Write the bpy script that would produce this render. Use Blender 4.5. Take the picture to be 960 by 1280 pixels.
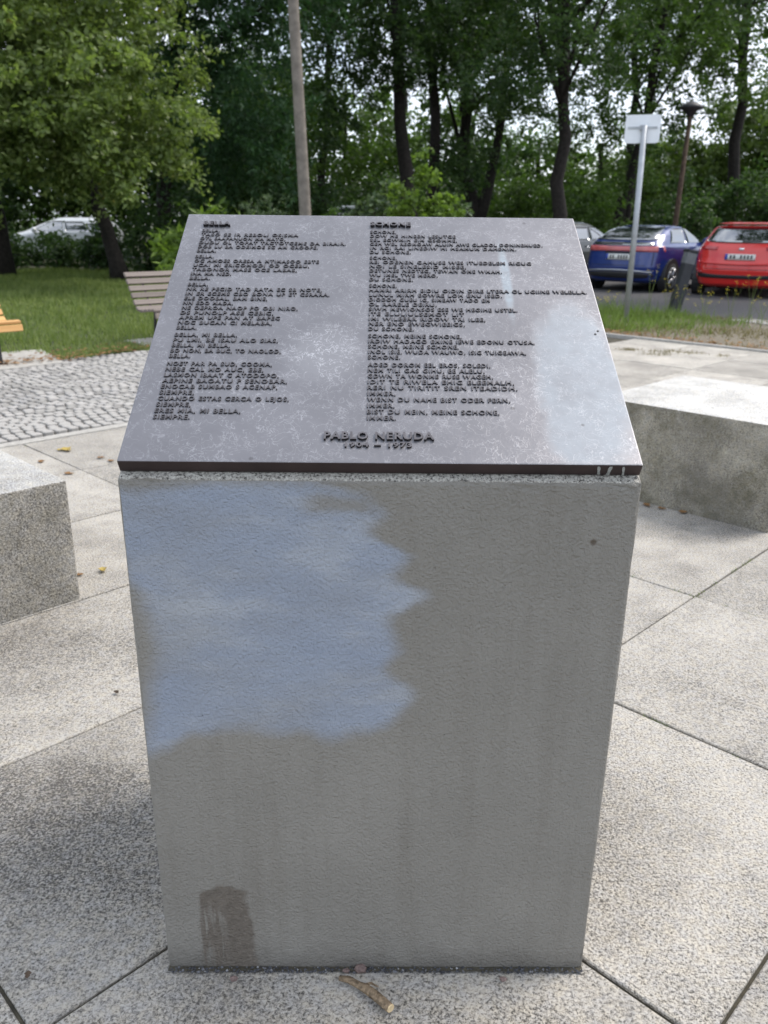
import bpy, bmesh, math, random
import numpy as np
from mathutils import Matrix, Vector
R = math.radians
scene = bpy.context.scene
for o in list(bpy.data.objects): bpy.data.objects.remove(o)
COL = scene.collection
rng = np.random.default_rng(7); random.seed(7)

# ------------------------------------------------------------------ camera
cd = bpy.data.cameras.new('camera'); cam = bpy.data.objects.new('camera', cd); COL.objects.link(cam)
cd.sensor_fit = 'VERTICAL'; cd.sensor_height = 36; cd.sensor_width = 27; cd.lens = 1030/1280*36
cd.clip_start = .05; cd.clip_end = 2000
yaw, pitch, roll = R(.608), R(19.243), R(.637)
fw = Vector((math.sin(yaw)*math.cos(pitch), math.cos(yaw)*math.cos(pitch), -math.sin(pitch)))
rt = Vector((math.cos(yaw), -math.sin(yaw), 0)); up = rt.cross(fw)
r2 = rt*math.cos(roll)+up*math.sin(roll); u2 = up*math.cos(roll)-rt*math.sin(roll)
m = Matrix.Identity(4)
for i in range(3): m[i][0], m[i][1], m[i][2] = r2[i], u2[i], -fw[i]
m[2][3] = 1.35
cam.matrix_world = m; scene.camera = cam
cd.dof.use_dof = True; cd.dof.focus_distance = 1.5; cd.dof.aperture_fstop = 6.5

# ------------------------------------------------------------------ sky, sun, exposure
SUN_EL, SUN_AZ = R(54), R(68)            # azimuth clockwise from +Y (away from the camera)
w = bpy.data.worlds.new('World'); scene.world = w; w.use_nodes = True
nt = w.node_tree; nt.nodes.clear()
wo = nt.nodes.new('ShaderNodeOutputWorld'); bg = nt.nodes.new('ShaderNodeBackground'); bg.inputs[1].default_value = .148
sky = nt.nodes.new('ShaderNodeTexSky'); sky.sky_type = 'NISHITA'; sky.sun_disc = False
sky.sun_elevation = SUN_EL; sky.sun_rotation = SUN_AZ; sky.dust_density = 2.0; sky.air_density = 1.0
tc = nt.nodes.new('ShaderNodeTexCoord'); nz = nt.nodes.new('ShaderNodeTexNoise')
nz.inputs['Scale'].default_value = 3.2; nz.inputs['Detail'].default_value = 6; nz.inputs['Roughness'].default_value = .6
rp = nt.nodes.new('ShaderNodeValToRGB'); rp.color_ramp.elements[0].position = .33; rp.color_ramp.elements[1].position = .57
mx = nt.nodes.new('ShaderNodeMix'); mx.data_type = 'RGBA'; mx.inputs['B'].default_value = (5.7, 6.1, 6.8, 1)
nt.links.new(tc.outputs['Generated'], nz.inputs['Vector']); nt.links.new(nz.outputs[0], rp.inputs[0])
nt.links.new(rp.outputs[0], mx.inputs['Factor']); nt.links.new(sky.outputs[0], mx.inputs['A'])
nt.links.new(mx.outputs['Result'], bg.inputs[0]); nt.links.new(bg.outputs[0], wo.inputs[0])
sd = bpy.data.lights.new('sun', 'SUN'); sun = bpy.data.objects.new('sun', sd); COL.objects.link(sun)
sd.energy = 2.0; sd.angle = R(24); sd.color = (1, .94, .86)
sv = Vector((math.sin(SUN_AZ)*math.cos(SUN_EL), math.cos(SUN_AZ)*math.cos(SUN_EL), math.sin(SUN_EL)))
sun.rotation_euler = sv.to_track_quat('Z', 'Y').to_euler()
scene.view_settings.view_transform = 'Standard'; scene.view_settings.look = 'None'
scene.view_settings.exposure = .72; scene.view_settings.gamma = 1
scene.render.engine = 'CYCLES'

# ------------------------------------------------------------------ helpers
def put(o, parent=None):
    COL.objects.link(o)
    if parent is not None: o.parent = parent
    return o
def tag(o, label=None, cat=None, group=None, kind=None):
    if label: o['label'] = label
    if cat: o['category'] = cat
    if group: o['group'] = group
    if kind: o['kind'] = kind
    return o
def empty(name, loc=(0,0,0), rz=0):
    o = bpy.data.objects.new(name, None); o.location = loc; o.rotation_euler = (0,0,rz); o.empty_display_size = .2
    return put(o)
def mesh_np(name, V, F, mats, parent=None, smooth=False, midx=None):
    V = np.asarray(V, np.float32); F = np.asarray(F, np.int32); k = F.shape[1]; n = len(F)
    me = bpy.data.meshes.new(name); me.vertices.add(len(V)); me.vertices.foreach_set('co', V.ravel())
    me.loops.add(n*k); me.loops.foreach_set('vertex_index', F.ravel())
    me.polygons.add(n); me.polygons.foreach_set('loop_start', np.arange(n, dtype=np.int32)*k)
    if midx is not None: me.polygons.foreach_set('material_index', np.asarray(midx, np.int32))
    me.polygons.foreach_set('use_smooth', np.full(n, smooth))
    for mt in (mats if isinstance(mats, (list, tuple)) else [mats]): me.materials.append(mt)
    me.update(calc_edges=True); me.validate()
    return put(bpy.data.objects.new(name, me), parent)
def mesh_bm(name, bm, mats, parent=None, smooth=False):
    me = bpy.data.meshes.new(name); bmesh.ops.recalc_face_normals(bm, faces=bm.faces)
    bm.to_mesh(me); bm.free()
    for mt in (mats if isinstance(mats, (list, tuple)) else [mats]): me.materials.append(mt)
    if smooth:
        for p in me.polygons: p.use_smooth = True
    return put(bpy.data.objects.new(name, me), parent)
def bm_poly_prism(pts, z0, z1, bev=0, seg=1):
    bm = bmesh.new()
    lo = [bm.verts.new((x, y, z0)) for x, y in pts]; hi = [bm.verts.new((x, y, z1)) for x, y in pts]
    n = len(pts); bm.faces.new(lo[::-1]); bm.faces.new(hi)
    for i in range(n): bm.faces.new((lo[i], lo[(i+1) % n], hi[(i+1) % n], hi[i]))
    if bev: bmesh.ops.bevel(bm, geom=[e for e in bm.edges if max(v.co.z for v in e.verts) > z0+1e-6], offset=bev, segments=seg, affect='EDGES', profile=.6)
    return bm
def bm_box(x0, x1, y0, y1, z0, z1, bev=0, seg=1, bm=None):
    b = bmesh.new() if bm is None else bm
    g = bmesh.ops.create_cube(b, size=1)
    for v in g['verts']: v.co = Vector((x0 if v.co.x < 0 else x1, y0 if v.co.y < 0 else y1, z0 if v.co.z < 0 else z1))
    if bev: bmesh.ops.bevel(b, geom=list({e for v in g['verts'] for e in v.link_edges}), offset=bev, segments=seg, affect='EDGES', profile=.6)
    return b
def tube_np(P, r, sides=8, caps=True):
    P = np.asarray(P, float); r = np.broadcast_to(np.asarray(r, float), (len(P),)); V = []; F = []
    for i in range(len(P)):
        t = P[min(i+1, len(P)-1)]-P[max(i-1, 0)]; t /= np.linalg.norm(t)+1e-9
        a = np.cross(t, (0, 1, .1) if abs(t[2]) > .7 else (0, 0, 1)); a /= np.linalg.norm(a); b = np.cross(t, a)
        for k in range(sides):
            q = 2*math.pi*k/sides; V.append(P[i]+r[i]*(a*math.cos(q)+b*math.sin(q)))
    for i in range(len(P)-1):
        for k in range(sides):
            F.append((i*sides+k, i*sides+(k+1) % sides, (i+1)*sides+(k+1) % sides, (i+1)*sides+k))
    if caps:
        for base, rev in ((0, True), ((len(P)-1)*sides, False)):
            c = len(V); V.append(P[0] if rev else P[-1])
            for k in range(sides):
                a_, b_ = base+k, base+(k+1) % sides
                F.append((a_, b_, c, c) if not rev else (b_, a_, c, c))
    return np.array(V), F
def polys(name, V, F, mats, parent=None, smooth=False, midx=None):
    me = bpy.data.meshes.new(name); F = [tuple(dict.fromkeys(f)) for f in F]
    me.from_pydata([tuple(v) for v in V], [], F)
    for mt in (mats if isinstance(mats, (list, tuple)) else [mats]): me.materials.append(mt)
    for i, p in enumerate(me.polygons):
        p.use_smooth = smooth
        if midx is not None: p.material_index = midx[i]
    return put(bpy.data.objects.new(name, me), parent)
class MB:
    def __init__(s): s.V = []; s.F = []
    def add(s, V, F):
        o = len(s.V); s.V += [tuple(v) for v in V]; s.F += [tuple(i+o for i in f) for f in F]; return s
    def tube(s, P, r, sides=8, caps=True): return s.add(*tube_np(P, r, sides, caps))
    def box(s, x0, x1, y0, y1, z0, z1):
        V = [(x, y, z) for z in (z0, z1) for y in (y0, y1) for x in (x0, x1)]
        return s.add(V, [(0,2,3,1), (4,5,7,6), (0,1,5,4), (2,6,7,3), (0,4,6,2), (1,3,7,5)])
    def build(s, name, mat, parent=None, smooth=False): return polys(name, s.V, s.F, mat, parent, smooth)

# ------------------------------------------------------------------ materials
class NT:
    def __init__(s, name):
        s.m = bpy.data.materials.new(name); s.m.use_nodes = True; s.t = s.m.node_tree
        s.b = s.t.nodes['Principled BSDF']; s.out = s.t.nodes['Material Output']
    def n(s, typ, **kw):
        nd = s.t.nodes.new(typ)
        for k, v in kw.items():
            if k.startswith('i_'):
                key = k[2:]; key = int(key) if key.isdigit() else key
                s.set(nd, key, v)
            else: setattr(nd, k, v)
        return nd
    def set(s, nd, key, v):
        if hasattr(v, 'bl_idname') and not isinstance(v, bpy.types.NodeSocket): v = v.outputs[0]
        if isinstance(v, bpy.types.NodeSocket): s.t.links.new(v, nd.inputs[key])
        else: nd.inputs[key].default_value = v
    def coord(s, which='Object'): return s.n('ShaderNodeTexCoord').outputs[which]
    def map(s, v, scale=(1,1,1), loc=(0,0,0), rot=(0,0,0)):
        return s.n('ShaderNodeMapping', i_Vector=v, i_Scale=scale, i_Location=loc, i_Rotation=rot).outputs[0]
    def noise(s, v, scale, detail=3, rough=.55, dist=0, out=0):
        return s.n('ShaderNodeTexNoise', i_Vector=v, i_Scale=scale, i_Detail=detail, i_Roughness=rough, i_Distortion=dist).outputs[out]
    def vor(s, v, scale, feature='F1', out='Distance', rand=1.0):
        nd = s.n('ShaderNodeTexVoronoi', feature=feature, i_Vector=v, i_Scale=scale); nd.inputs['Randomness'].default_value = rand
        return nd.outputs[out]
    def ramp(s, f, stops, interp='LINEAR'):
        nd = s.n('ShaderNodeValToRGB'); nd.color_ramp.interpolation = interp; e = nd.color_ramp.elements
        while len(e) < len(stops): e.new(.5)
        for el, (p, c) in zip(e, stops):
            el.position = p; el.color = (c, c, c, 1) if not hasattr(c, '__len__') else (*c[:3], 1)
        s.set(nd, 0, f); return nd.outputs[0]
    def math(s, op, a, b=0., c=None, clamp=False):
        nd = s.n('ShaderNodeMath', operation=op, use_clamp=clamp); s.set(nd, 0, a); s.set(nd, 1, b)
        if c is not None: s.set(nd, 2, c)
        return nd.outputs[0]
    def mix(s, f, a, b, blend='MIX'):
        nd = s.n('ShaderNodeMix', data_type='RGBA', blend_type=blend)
        for key, v in (('Factor', f), ('A', a), ('B', b)):
            if isinstance(v, tuple) and len(v) == 3: v = (*v, 1)
            idx = {'Factor': 0, 'A': 6, 'B': 7}[key]
            if isinstance(v, bpy.types.NodeSocket): s.t.links.new(v, nd.inputs[idx])
            else: nd.inputs[idx].default_value = v
        return nd.outputs[2]
    def sep(s, v):
        nd = s.n('ShaderNodeSeparateXYZ', i_Vector=v); return nd.outputs[0], nd.outputs[1], nd.outputs[2]
    def bump(s, h, strength=.3, dist=.01, normal=None):
        nd = s.n('ShaderNodeBump', i_Height=h, i_Strength=strength, i_Distance=dist)
        if normal is not None: s.set(nd, 'Normal', normal)
        return nd.outputs[0]
    def base(s, c): s.set(s.b, 'Base Color', (*c, 1) if isinstance(c, tuple) else c); return s
    def p(s, **kw):
        for k, v in kw.items(): s.set(s.b, k.replace('_', ' '), v)
        return s
    def rand(s): return s.n('ShaderNodeObjectInfo').outputs['Random']
    def island(s): return s.n('ShaderNodeNewGeometry').outputs['Random Per Island']

def flat(name, col, rough=.6, metal=0., spec=.5, var=.12, scale=40, bump=0.0, coat=0.):
    t = NT(name); v = t.coord(); f = t.noise(v, scale, 3)
    lo = tuple(c*(1-var) for c in col); hi = tuple(min(1, c*(1+var)) for c in col)
    t.base(t.ramp(f, [(.3, lo), (.7, hi)])); t.p(Roughness=rough, Metallic=metal)
    t.b.inputs['Specular IOR Level'].default_value = spec; t.b.inputs['Coat Weight'].default_value = coat
    t.b.inputs['Coat Roughness'].default_value = .05
    if bump: t.p(Normal=t.bump(f, bump, .005))
    return t.m

def mat_slab(name='bush_hammered_slab', dark=(.075,.069,.061), light=(.475,.447,.40), moss=0., stain=False):
    t = NT(name); v = t.coord(); rnd = t.rand()
    off = t.n('ShaderNodeVectorMath', operation='ADD'); t.set(off, 0, v)
    cx = t.n('ShaderNodeCombineXYZ'); t.set(cx, 0, t.math('MULTIPLY', rnd, 7.)); t.set(cx, 1, t.math('MULTIPLY', rnd, 13.)); t.set(off, 1, cx.outputs[0])
    vv = off.outputs[0]
    g1 = t.noise(vv, 160, 4, .7, .4); g2 = t.vor(vv, 120, 'F1'); g3 = t.noise(vv, 300, 2, .6)
    gr = t.math('ADD', t.math('MULTIPLY', g1, .75), t.math('MULTIPLY', g3, .25))
    big = t.noise(vv, 1.6, 4, .6); mid = t.noise(vv, 7, 4, .6)
    shift = t.math('ADD', t.math('MULTIPLY', t.math('SUBTRACT', big, .5), .22), t.math('MULTIPLY', t.math('SUBTRACT', mid, .5), .12))
    gg = t.math('ADD', gr, shift)
    if stain:      # grime trodden in beside and in front of the pillar, ragged outline; shadow band at the right block's foot painted in
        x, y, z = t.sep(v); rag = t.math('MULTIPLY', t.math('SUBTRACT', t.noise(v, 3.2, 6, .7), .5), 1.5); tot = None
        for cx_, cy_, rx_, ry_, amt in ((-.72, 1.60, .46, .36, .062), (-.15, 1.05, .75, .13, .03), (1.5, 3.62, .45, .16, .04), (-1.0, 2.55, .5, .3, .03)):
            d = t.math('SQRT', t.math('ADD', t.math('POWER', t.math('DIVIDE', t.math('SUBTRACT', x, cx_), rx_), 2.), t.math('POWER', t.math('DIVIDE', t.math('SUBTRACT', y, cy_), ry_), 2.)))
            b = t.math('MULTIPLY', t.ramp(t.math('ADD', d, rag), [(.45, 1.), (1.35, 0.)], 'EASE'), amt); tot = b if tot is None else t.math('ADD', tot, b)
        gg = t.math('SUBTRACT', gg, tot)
    mid_c = tuple(a*.35+b*.65 for a, b in zip(dark, light))
    c = t.ramp(gg, [(.37, dark), (.47, mid_c), (.54, light), (.68, tuple(min(.8, x*1.18) for x in light))])
    col = t.ramp(t.noise(vv, 42, 2), [(.35, (.96, .97, 1.0)), (.65, (1.03, 1.0, .94))])
    c = t.mix(1., c, col, 'MULTIPLY')
    tone = t.ramp(rnd, [(0, .78), (1, 1.08)]); c = t.mix(1., c, tone, 'MULTIPLY')
    # old dirt: rounded dark film with a ragged rim
    dirt = t.ramp(t.noise(vv, 2.2, 6, .7), [(.48, 0.), (.70, .6)])
    c = t.mix(t.math('MULTIPLY', dirt, t.ramp(g1, [(.4, 1.), (.62, .45)])), c, (.105, .096, .085), 'MIX')
    sp = t.ramp(t.vor(vv, 3.3), [(.018, 1.), (.03, 0.)]); c = t.mix(t.math('MULTIPLY', sp, .8), c, (.035, .035, .04))
    if moss:
        mm = t.ramp(t.noise(v, 4.5, 6, .75), [(.42, 0.), (.62, moss)]); c = t.mix(mm, c, (.085, .075, .03))
        m2 = t.ramp(t.noise(v, 2.1, 5, .7), [(.35, .0), (.7, moss)]); c = t.mix(m2, c, (.07, .064, .055))
    t.base(c); t.p(Roughness=.82)
    h = t.math('ADD', t.math('MULTIPLY', g1, .7), t.math('MULTIPLY', g2, .5))
    t.p(Normal=t.bump(h, .75, .006)); return t.m
M = {}
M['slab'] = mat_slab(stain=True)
M['block'] = mat_slab('granite_block', (.15,.145,.14), (.60,.59,.56))
M['block_side'] = mat_slab('weathered_block_side', (.10,.09,.07), (.46,.43,.355), .65)
M['block_side_clean'] = mat_slab('speckled_block_side', (.10,.092,.082), (.52,.49,.435), .3)
def mat_soil(name, a, b, scale=30):
    t = NT(name); v = t.coord(); f = t.noise(v, scale, 6, .7); t.base(t.ramp(f, [(.3, a), (.7, b)])); t.p(Roughness=.95, Normal=t.bump(f, .6, .02)); return t.m
M['joint'] = mat_soil('joint_dirt', (.028,.025,.018), (.10,.088,.06), 25)
M['soil'] = mat_soil('ground_soil', (.03,.032,.016), (.07,.07,.032), 3)
M['lawn'] = mat_soil('lawn_soil', (.03,.045,.014), (.07,.085,.03), 6)
M['verge'] = mat_soil('verge_soil', (.10,.085,.06), (.24,.205,.15), 14)
M['asphalt'] = mat_soil('asphalt', (.065,.062,.062), (.11,.105,.104), 60)
M['concrete'] = mat_soil('pale_concrete', (.30,.285,.26), (.46,.44,.40), 18)
def mat_cobble():
    t = NT('granite_cobble'); v = t.coord(); i = t.island()
    c = t.ramp(i, [(0, (.25,.238,.222)), (.4, (.34,.325,.30)), (.75, (.42,.40,.375)), (1, (.30,.29,.28))])
    s = t.ramp(t.noise(v, 160, 3), [(.3, .7), (.7, 1.15)]); t.base(t.mix(1., c, s, 'MULTIPLY')); t.p(Roughness=.8); return t.m
M['cobble'] = mat_cobble()

def mat_plinth():
    t = NT('painted_render'); v = t.coord(); x, y, z = t.sep(v)
    n1 = t.noise(v, 235, 3, .55); n2 = t.noise(v, 95, 3, .6); n3 = t.noise(v, 3., 5, .6); n4 = t.noise(v, 12, 5, .65)
    grey = t.ramp(n3, [(.3, (.228,.216,.190)), (.7, (.288,.273,.243))])
    # faint vertical wash streaks
    st = t.noise(t.map(v, (28, 28, 2.2)), 1, 4, .6); grey = t.mix(t.ramp(st, [(.5, 0.), (.78, .4)]), grey, (.185, .168, .14))
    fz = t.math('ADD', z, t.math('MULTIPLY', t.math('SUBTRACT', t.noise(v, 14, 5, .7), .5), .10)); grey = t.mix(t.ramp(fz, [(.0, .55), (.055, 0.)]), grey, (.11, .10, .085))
    # grey-blue paint-over: bounds as curves of height and of width
    wx = t.math('ADD', x, t.math('MULTIPLY', t.math('SUBTRACT', n4, .5), .035))
    wz = t.math('ADD', z, t.math('MULTIPLY', t.math('SUBTRACT', t.noise(v, 9, 4, .6), .5), .05))
    def curve(f, pts, lo, hi):
        return t.ramp(t.math('DIVIDE', t.math('SUBTRACT', f, lo), hi-lo), [((a-lo)/(hi-lo), b+.5) for a, b in pts], 'EASE')
    rb = curve(wz, [(.45,.045),(.554,.04),(.609,.062),(.65,.018),(.677,.036),(.743,.018),(.786,.076),(.824,.026),(.855,.05),(.891,-.012),(.929,.01),(.955,-.02),(1.,-.05)], .45, 1.)
    lb = curve(wz, [(.45,-.405),(.58,-.372),(.70,-.36),(.78,-.37),(.82,-.40),(.87,-.41),(1.,-.42)], .45, 1.)
    bb = curve(wx, [(-.4,.48),(-.36,.49),(-.30,.525),(-.228,.545),(-.133,.532),(-.07,.512),(-.02,.53),(.07,.57),(.2,.58)], -.4, .2)
    def soft(a, b, wd): return t.ramp(t.math('ADD', t.math('DIVIDE', t.math('SUBTRACT', a, b), wd), .5), [(.0, 0.), (1., 1.)], 'EASE')
    d1 = soft(t.math('SUBTRACT', rb, .5), wx, .045); d2 = soft(wx, t.math('SUBTRACT', lb, .5), .05); d3 = soft(wz, t.math('SUBTRACT', bb, .5), .042)
    top = soft(.972, t.math('ADD', wz, t.math('MULTIPLY', t.math('ABSOLUTE', t.math('ADD', x, .22)), .06)), .03)
    front = t.math('LESS_THAN', y, 1.2085)
    msk = t.math('MULTIPLY', t.math('MULTIPLY', t.math('MULTIPLY', d1, d2), t.math('MULTIPLY', d3, top)), front)
    gap = t.math('MULTIPLY', soft(.05, t.math('ABSOLUTE', t.math('ADD', wx, .055)), .05), soft(.012, t.math('ABSOLUTE', t.math('SUBTRACT', wz, .937)), .018))
    msk = t.math('MULTIPLY', msk, t.math('SUBTRACT', 1., t.math('MULTIPLY', gap, .8)))
    thin = t.ramp(t.noise(t.map(v, (4, 4, 9)), 1, 4, .6), [(.28, .65), (.58, 1.)])
    msk = t.math('MULTIPLY', msk, thin)
    blue = t.ramp(t.noise(t.map(v, (5, 5, 14)), 1, 5, .6), [(.3, (.285,.325,.40)), (.5, (.315,.352,.42)), (.68, (.40,.425,.465))])
    c = t.mix(msk, grey, blue)
    # bare brown patch near the foot, with drips
    jag = t.math('MULTIPLY', t.math('SUBTRACT', t.noise(t.map(v, (60, 60, 9)), 1, 3), .5), .03)
    px = t.math('ADD', x, jag); pz = t.math('ADD', z, t.math('MULTIPLY', t.math('SUBTRACT', t.noise(v, 30, 4), .5), .035))
    right_b = t.math('ADD', t.math('ADD', -.236, t.math('MULTIPLY', t.math('SUBTRACT', t.noise(v, 22, 3), .5), .03)), t.math('MULTIPLY', t.math('SUBTRACT', .19, z), .10))
    b = t.math('MULTIPLY', soft(px, -.322, .012), soft(right_b, t.math('ADD', x, t.math('MULTIPLY', jag, .25)), .012))
    b = t.math('MULTIPLY', t.math('MULTIPLY', b, soft(t.math('SUBTRACT', .196, t.math('MULTIPLY', t.math('POWER', t.math('ADD', x, .272), 2.), 6.)), pz, .012)), front)
    keep = t.math('MULTIPLY', t.ramp(t.noise(t.map(v, (95, 95, 11)), 1, 3), [(.5, 0.), (.6, .85)]), soft(-.277, x, .02))
    keep = t.math('MULTIPLY', keep, soft(.145, z, .05))
    b = t.math('MULTIPLY', b, t.math('SUBTRACT', 1., keep))
    c = t.mix(b, c, t.ramp(n2, [(.3, (.13,.112,.092)), (.7, (.185,.16,.132))]))
    # rust spot, pin holes
    rs = t.math('SQRT', t.math('ADD', t.math('POWER', t.math('SUBTRACT', x, .343), 2.), t.math('POWER', t.math('SUBTRACT', z, .881), 2.)))
    c = t.mix(t.math('MULTIPLY', soft(.005, rs, .005), t.math('MULTIPLY', front, .8)), c, (.07, .045, .025))
    ph = t.ramp(t.vor(v, 19), [(.016, 1.), (.034, 0.)]); c = t.mix(t.math('MULTIPLY', ph, .5), c, (.07, .065, .058))
    # bare concrete rim along the top edge
    rel = t.math('SUBTRACT', z, t.math('MULTIPLY', t.math('SUBTRACT', y, 1.2067), .582))
    rim = t.math('GREATER_THAN', t.math('ADD', rel, t.math('MULTIPLY', t.math('SUBTRACT', n1, .5), .005)), .9765)
    conc = t.ramp(t.noise(v, 230, 3, .7), [(.36, (.06,.057,.05)), (.46, (.36,.34,.30)), (.65, (.58,.56,.50))])
    c = t.mix(rim, c, conc)
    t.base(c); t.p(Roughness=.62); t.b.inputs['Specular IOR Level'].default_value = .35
    h = t.math('ADD', t.math('MULTIPLY', n1, .95), t.math('MULTIPLY', n2, .45)); h = t.math('SUBTRACT', h, t.math('MULTIPLY', ph, .3))
    t.p(Normal=t.bump(h, 1., .0068)); return t.m
M['plinth'] = mat_plinth()

def mat_bronze(name, scratched):
    t = NT(name); v = t.coord(); x, y, z = t.sep(v)
    base = t.ramp(t.noise(v, 5, 5, .6), [(.3, (.148,.146,.157)), (.7, (.198,.195,.208))]); rough = .44
    if scratched:
        # rubbing marks: short curly bright lines in several layers
        marks = None
        for k, (sc, wd, dist) in enumerate(((40, .0145, .8), (56, .017, .7), (48, .0145, 1.0), (70, .02, .6))):
            vk = t.map(v, loc=(3.1*k, 1.7*k, .4*k), rot=(0, 0, .8*k))
            n = t.noise(vk, sc, 2, .5, dist)
            line = t.ramp(t.math('ABSOLUTE', t.math('SUBTRACT', n, .5+.03*(k-1.5))), [(.0, 1.), (wd, 0.)])
            brk = t.ramp(t.noise(vk, sc*.5, 1), [(.47, 0.), (.56, 1.)]); ln = t.math('MULTIPLY', line, brk)
            marks = ln if marks is None else t.math('MAXIMUM', marks, ln)
        wear = t.ramp(t.noise(v, 4.2, 4, .6), [(.3, .25), (.7, .75)])
        # bright reflection painted into the middle, chalky film at the lower right, a dried run
        n4 = t.math('MULTIPLY', t.math('SUBTRACT', t.noise(v, 11, 5, .65), .5), .16)
        def blob(cx, cy, rx, ry, soft=.5):
            d = t.math('SQRT', t.math('ADD', t.math('POWER', t.math('DIVIDE', t.math('SUBTRACT', x, cx), rx), 2.), t.math('POWER', t.math('DIVIDE', t.math('SUBTRACT', y, cy), ry), 2.)))
            d = t.math('ADD', d, t.math('MULTIPLY', n4, 4.)); return t.ramp(d, [(1-soft, 1.), (1+soft, 0.)], 'EASE')
        painted_sheen = blob(-.10, .26, .085, .10, .6)
        film = t.math('MAXIMUM', blob(.335, .20, .085, .26, .35), t.math('MULTIPLY', blob(.31, .07, .06, .09, .4), 1.))
        run = blob(.238, .50, .013, .16, .6)
        wear = t.math('ADD', wear, t.math('MULTIPLY', painted_sheen, .7))
        base = t.mix(t.math('MULTIPLY', film, t.ramp(t.noise(v, 9, 6, .7), [(.3, .3), (.68, .75)])), base, (.31, .345, .38))
        base = t.mix(t.math('MULTIPLY', run, t.ramp(t.noise(v, 30, 4, .7), [(.3, .15), (.65, .65)])), base, (.33, .40, .45))
        base = t.mix(t.math('MULTIPLY', painted_sheen, .22), base, (.40, .40, .41))
        base = t.mix(t.math('MULTIPLY', t.math('MULTIPLY', marks, wear), .48, clamp=True), base, (.58, .58, .60))
        chip = t.ramp(t.vor(v, 9), [(.03, 1.), (.045, 0.)]); base = t.mix(t.math('MULTIPLY', chip, .5), base, (.05, .045, .045))
        rough = t.math('ADD', t.math('MULTIPLY', t.math('MAXIMUM', film, run), .22), .42)
        t.p(Normal=t.bump(t.math('ADD', t.math('MULTIPLY', marks, .4), t.noise(v, 60, 4)), .12, .003))
    t.base(base); t.p(Roughness=rough, Metallic=.55); t.b.inputs['Specular IOR Level'].default_value = .6
    return t.m
M['bronze'] = mat_bronze('scratched_bronze', True)
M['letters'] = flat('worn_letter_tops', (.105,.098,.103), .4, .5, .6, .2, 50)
M['letter_side'] = flat('shaded_letter_sides', (.018,.015,.016), .6, .1, .4, .2, 50)  # near-black sides: patina with the letters' shade painted in
M['bronze_edge'] = flat('brown_bronze_edge', (.034,.022,.022), .42, .35, .5, .35, 9)

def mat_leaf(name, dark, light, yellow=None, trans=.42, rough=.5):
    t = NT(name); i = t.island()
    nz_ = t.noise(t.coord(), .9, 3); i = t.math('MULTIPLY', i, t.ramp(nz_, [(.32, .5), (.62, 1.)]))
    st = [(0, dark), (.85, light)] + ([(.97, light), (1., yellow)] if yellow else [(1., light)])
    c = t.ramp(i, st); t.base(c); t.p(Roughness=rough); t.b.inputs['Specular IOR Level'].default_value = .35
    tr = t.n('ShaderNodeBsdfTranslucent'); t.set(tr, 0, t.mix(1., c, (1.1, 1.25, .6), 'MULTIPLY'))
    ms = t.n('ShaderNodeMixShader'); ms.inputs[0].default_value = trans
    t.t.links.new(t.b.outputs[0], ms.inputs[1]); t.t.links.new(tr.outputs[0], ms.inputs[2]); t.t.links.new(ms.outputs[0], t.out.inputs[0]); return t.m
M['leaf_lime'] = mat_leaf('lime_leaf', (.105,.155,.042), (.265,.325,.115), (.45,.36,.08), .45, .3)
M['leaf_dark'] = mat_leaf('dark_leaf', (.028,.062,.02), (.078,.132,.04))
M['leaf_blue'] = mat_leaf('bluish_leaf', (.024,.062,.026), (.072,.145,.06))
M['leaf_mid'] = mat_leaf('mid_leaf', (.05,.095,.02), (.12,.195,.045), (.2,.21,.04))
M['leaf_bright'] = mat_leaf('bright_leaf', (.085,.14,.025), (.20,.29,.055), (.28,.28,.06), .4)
M['leaf_grey'] = mat_leaf('grey_green_leaf', (.06,.095,.045), (.13,.18,.085), None, .35)
M['leaf_fresh'] = mat_leaf('fresh_leaf', (.06,.10,.022), (.14,.20,.048), (.2,.2,.05), .42)
M['grass'] = mat_leaf('grass_blade', (.11,.165,.04), (.27,.32,.10), (.46,.41,.20), .3, .6)
M['verge_weed'] = mat_leaf('weed_blade', (.10,.16,.035), (.24,.32,.08), (.42,.40,.15), .35, .6)
M['drygrass'] = mat_leaf('dry_grass', (.16,.135,.07), (.30,.25,.14), (.12,.15,.05), .2, .8)
M['dead_leaf'] = mat_leaf('fallen_leaf', (.14,.07,.03), (.30,.17,.07), (.38,.28,.10), .15, .8)
M['yellow_leaf'] = mat_leaf('yellow_fallen_leaf', (.38,.27,.06), (.46,.36,.12), None, .15, .7)
M['petal'] = flat('yellow_petal', (.82,.68,.04), .6)
M['bark'] = flat('grey_bark', (.026,.022,.019), .9, 0, .3, .4, 12, .8)
M['bark_brown'] = flat('brown_bark', (.075,.052,.036), .9, 0, .3, .4, 12, .8)
M['pole_wood'] = flat('weathered_pole_wood', (.20,.175,.148), .85, 0, .3, .25, 9, .4)
M['galv'] = flat('galvanised_steel', (.40,.42,.44), .45, .5, .5, .12, 14)
M['sign_back'] = flat('sign_back_aluminium', (.78,.81,.84), .45, .1, .5, .05, 6)
M['dark_metal'] = flat('dark_metal', (.035,.035,.038), .5, .3, .5, .2)
M['bollard'] = flat('charcoal_post', (.028,.03,.035), .55, .2, .5, .2, 10)
M['bollard_light'] = flat('grey_reflector_band', (.13,.135,.145), .5, 0, .5, .15, 10)
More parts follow.
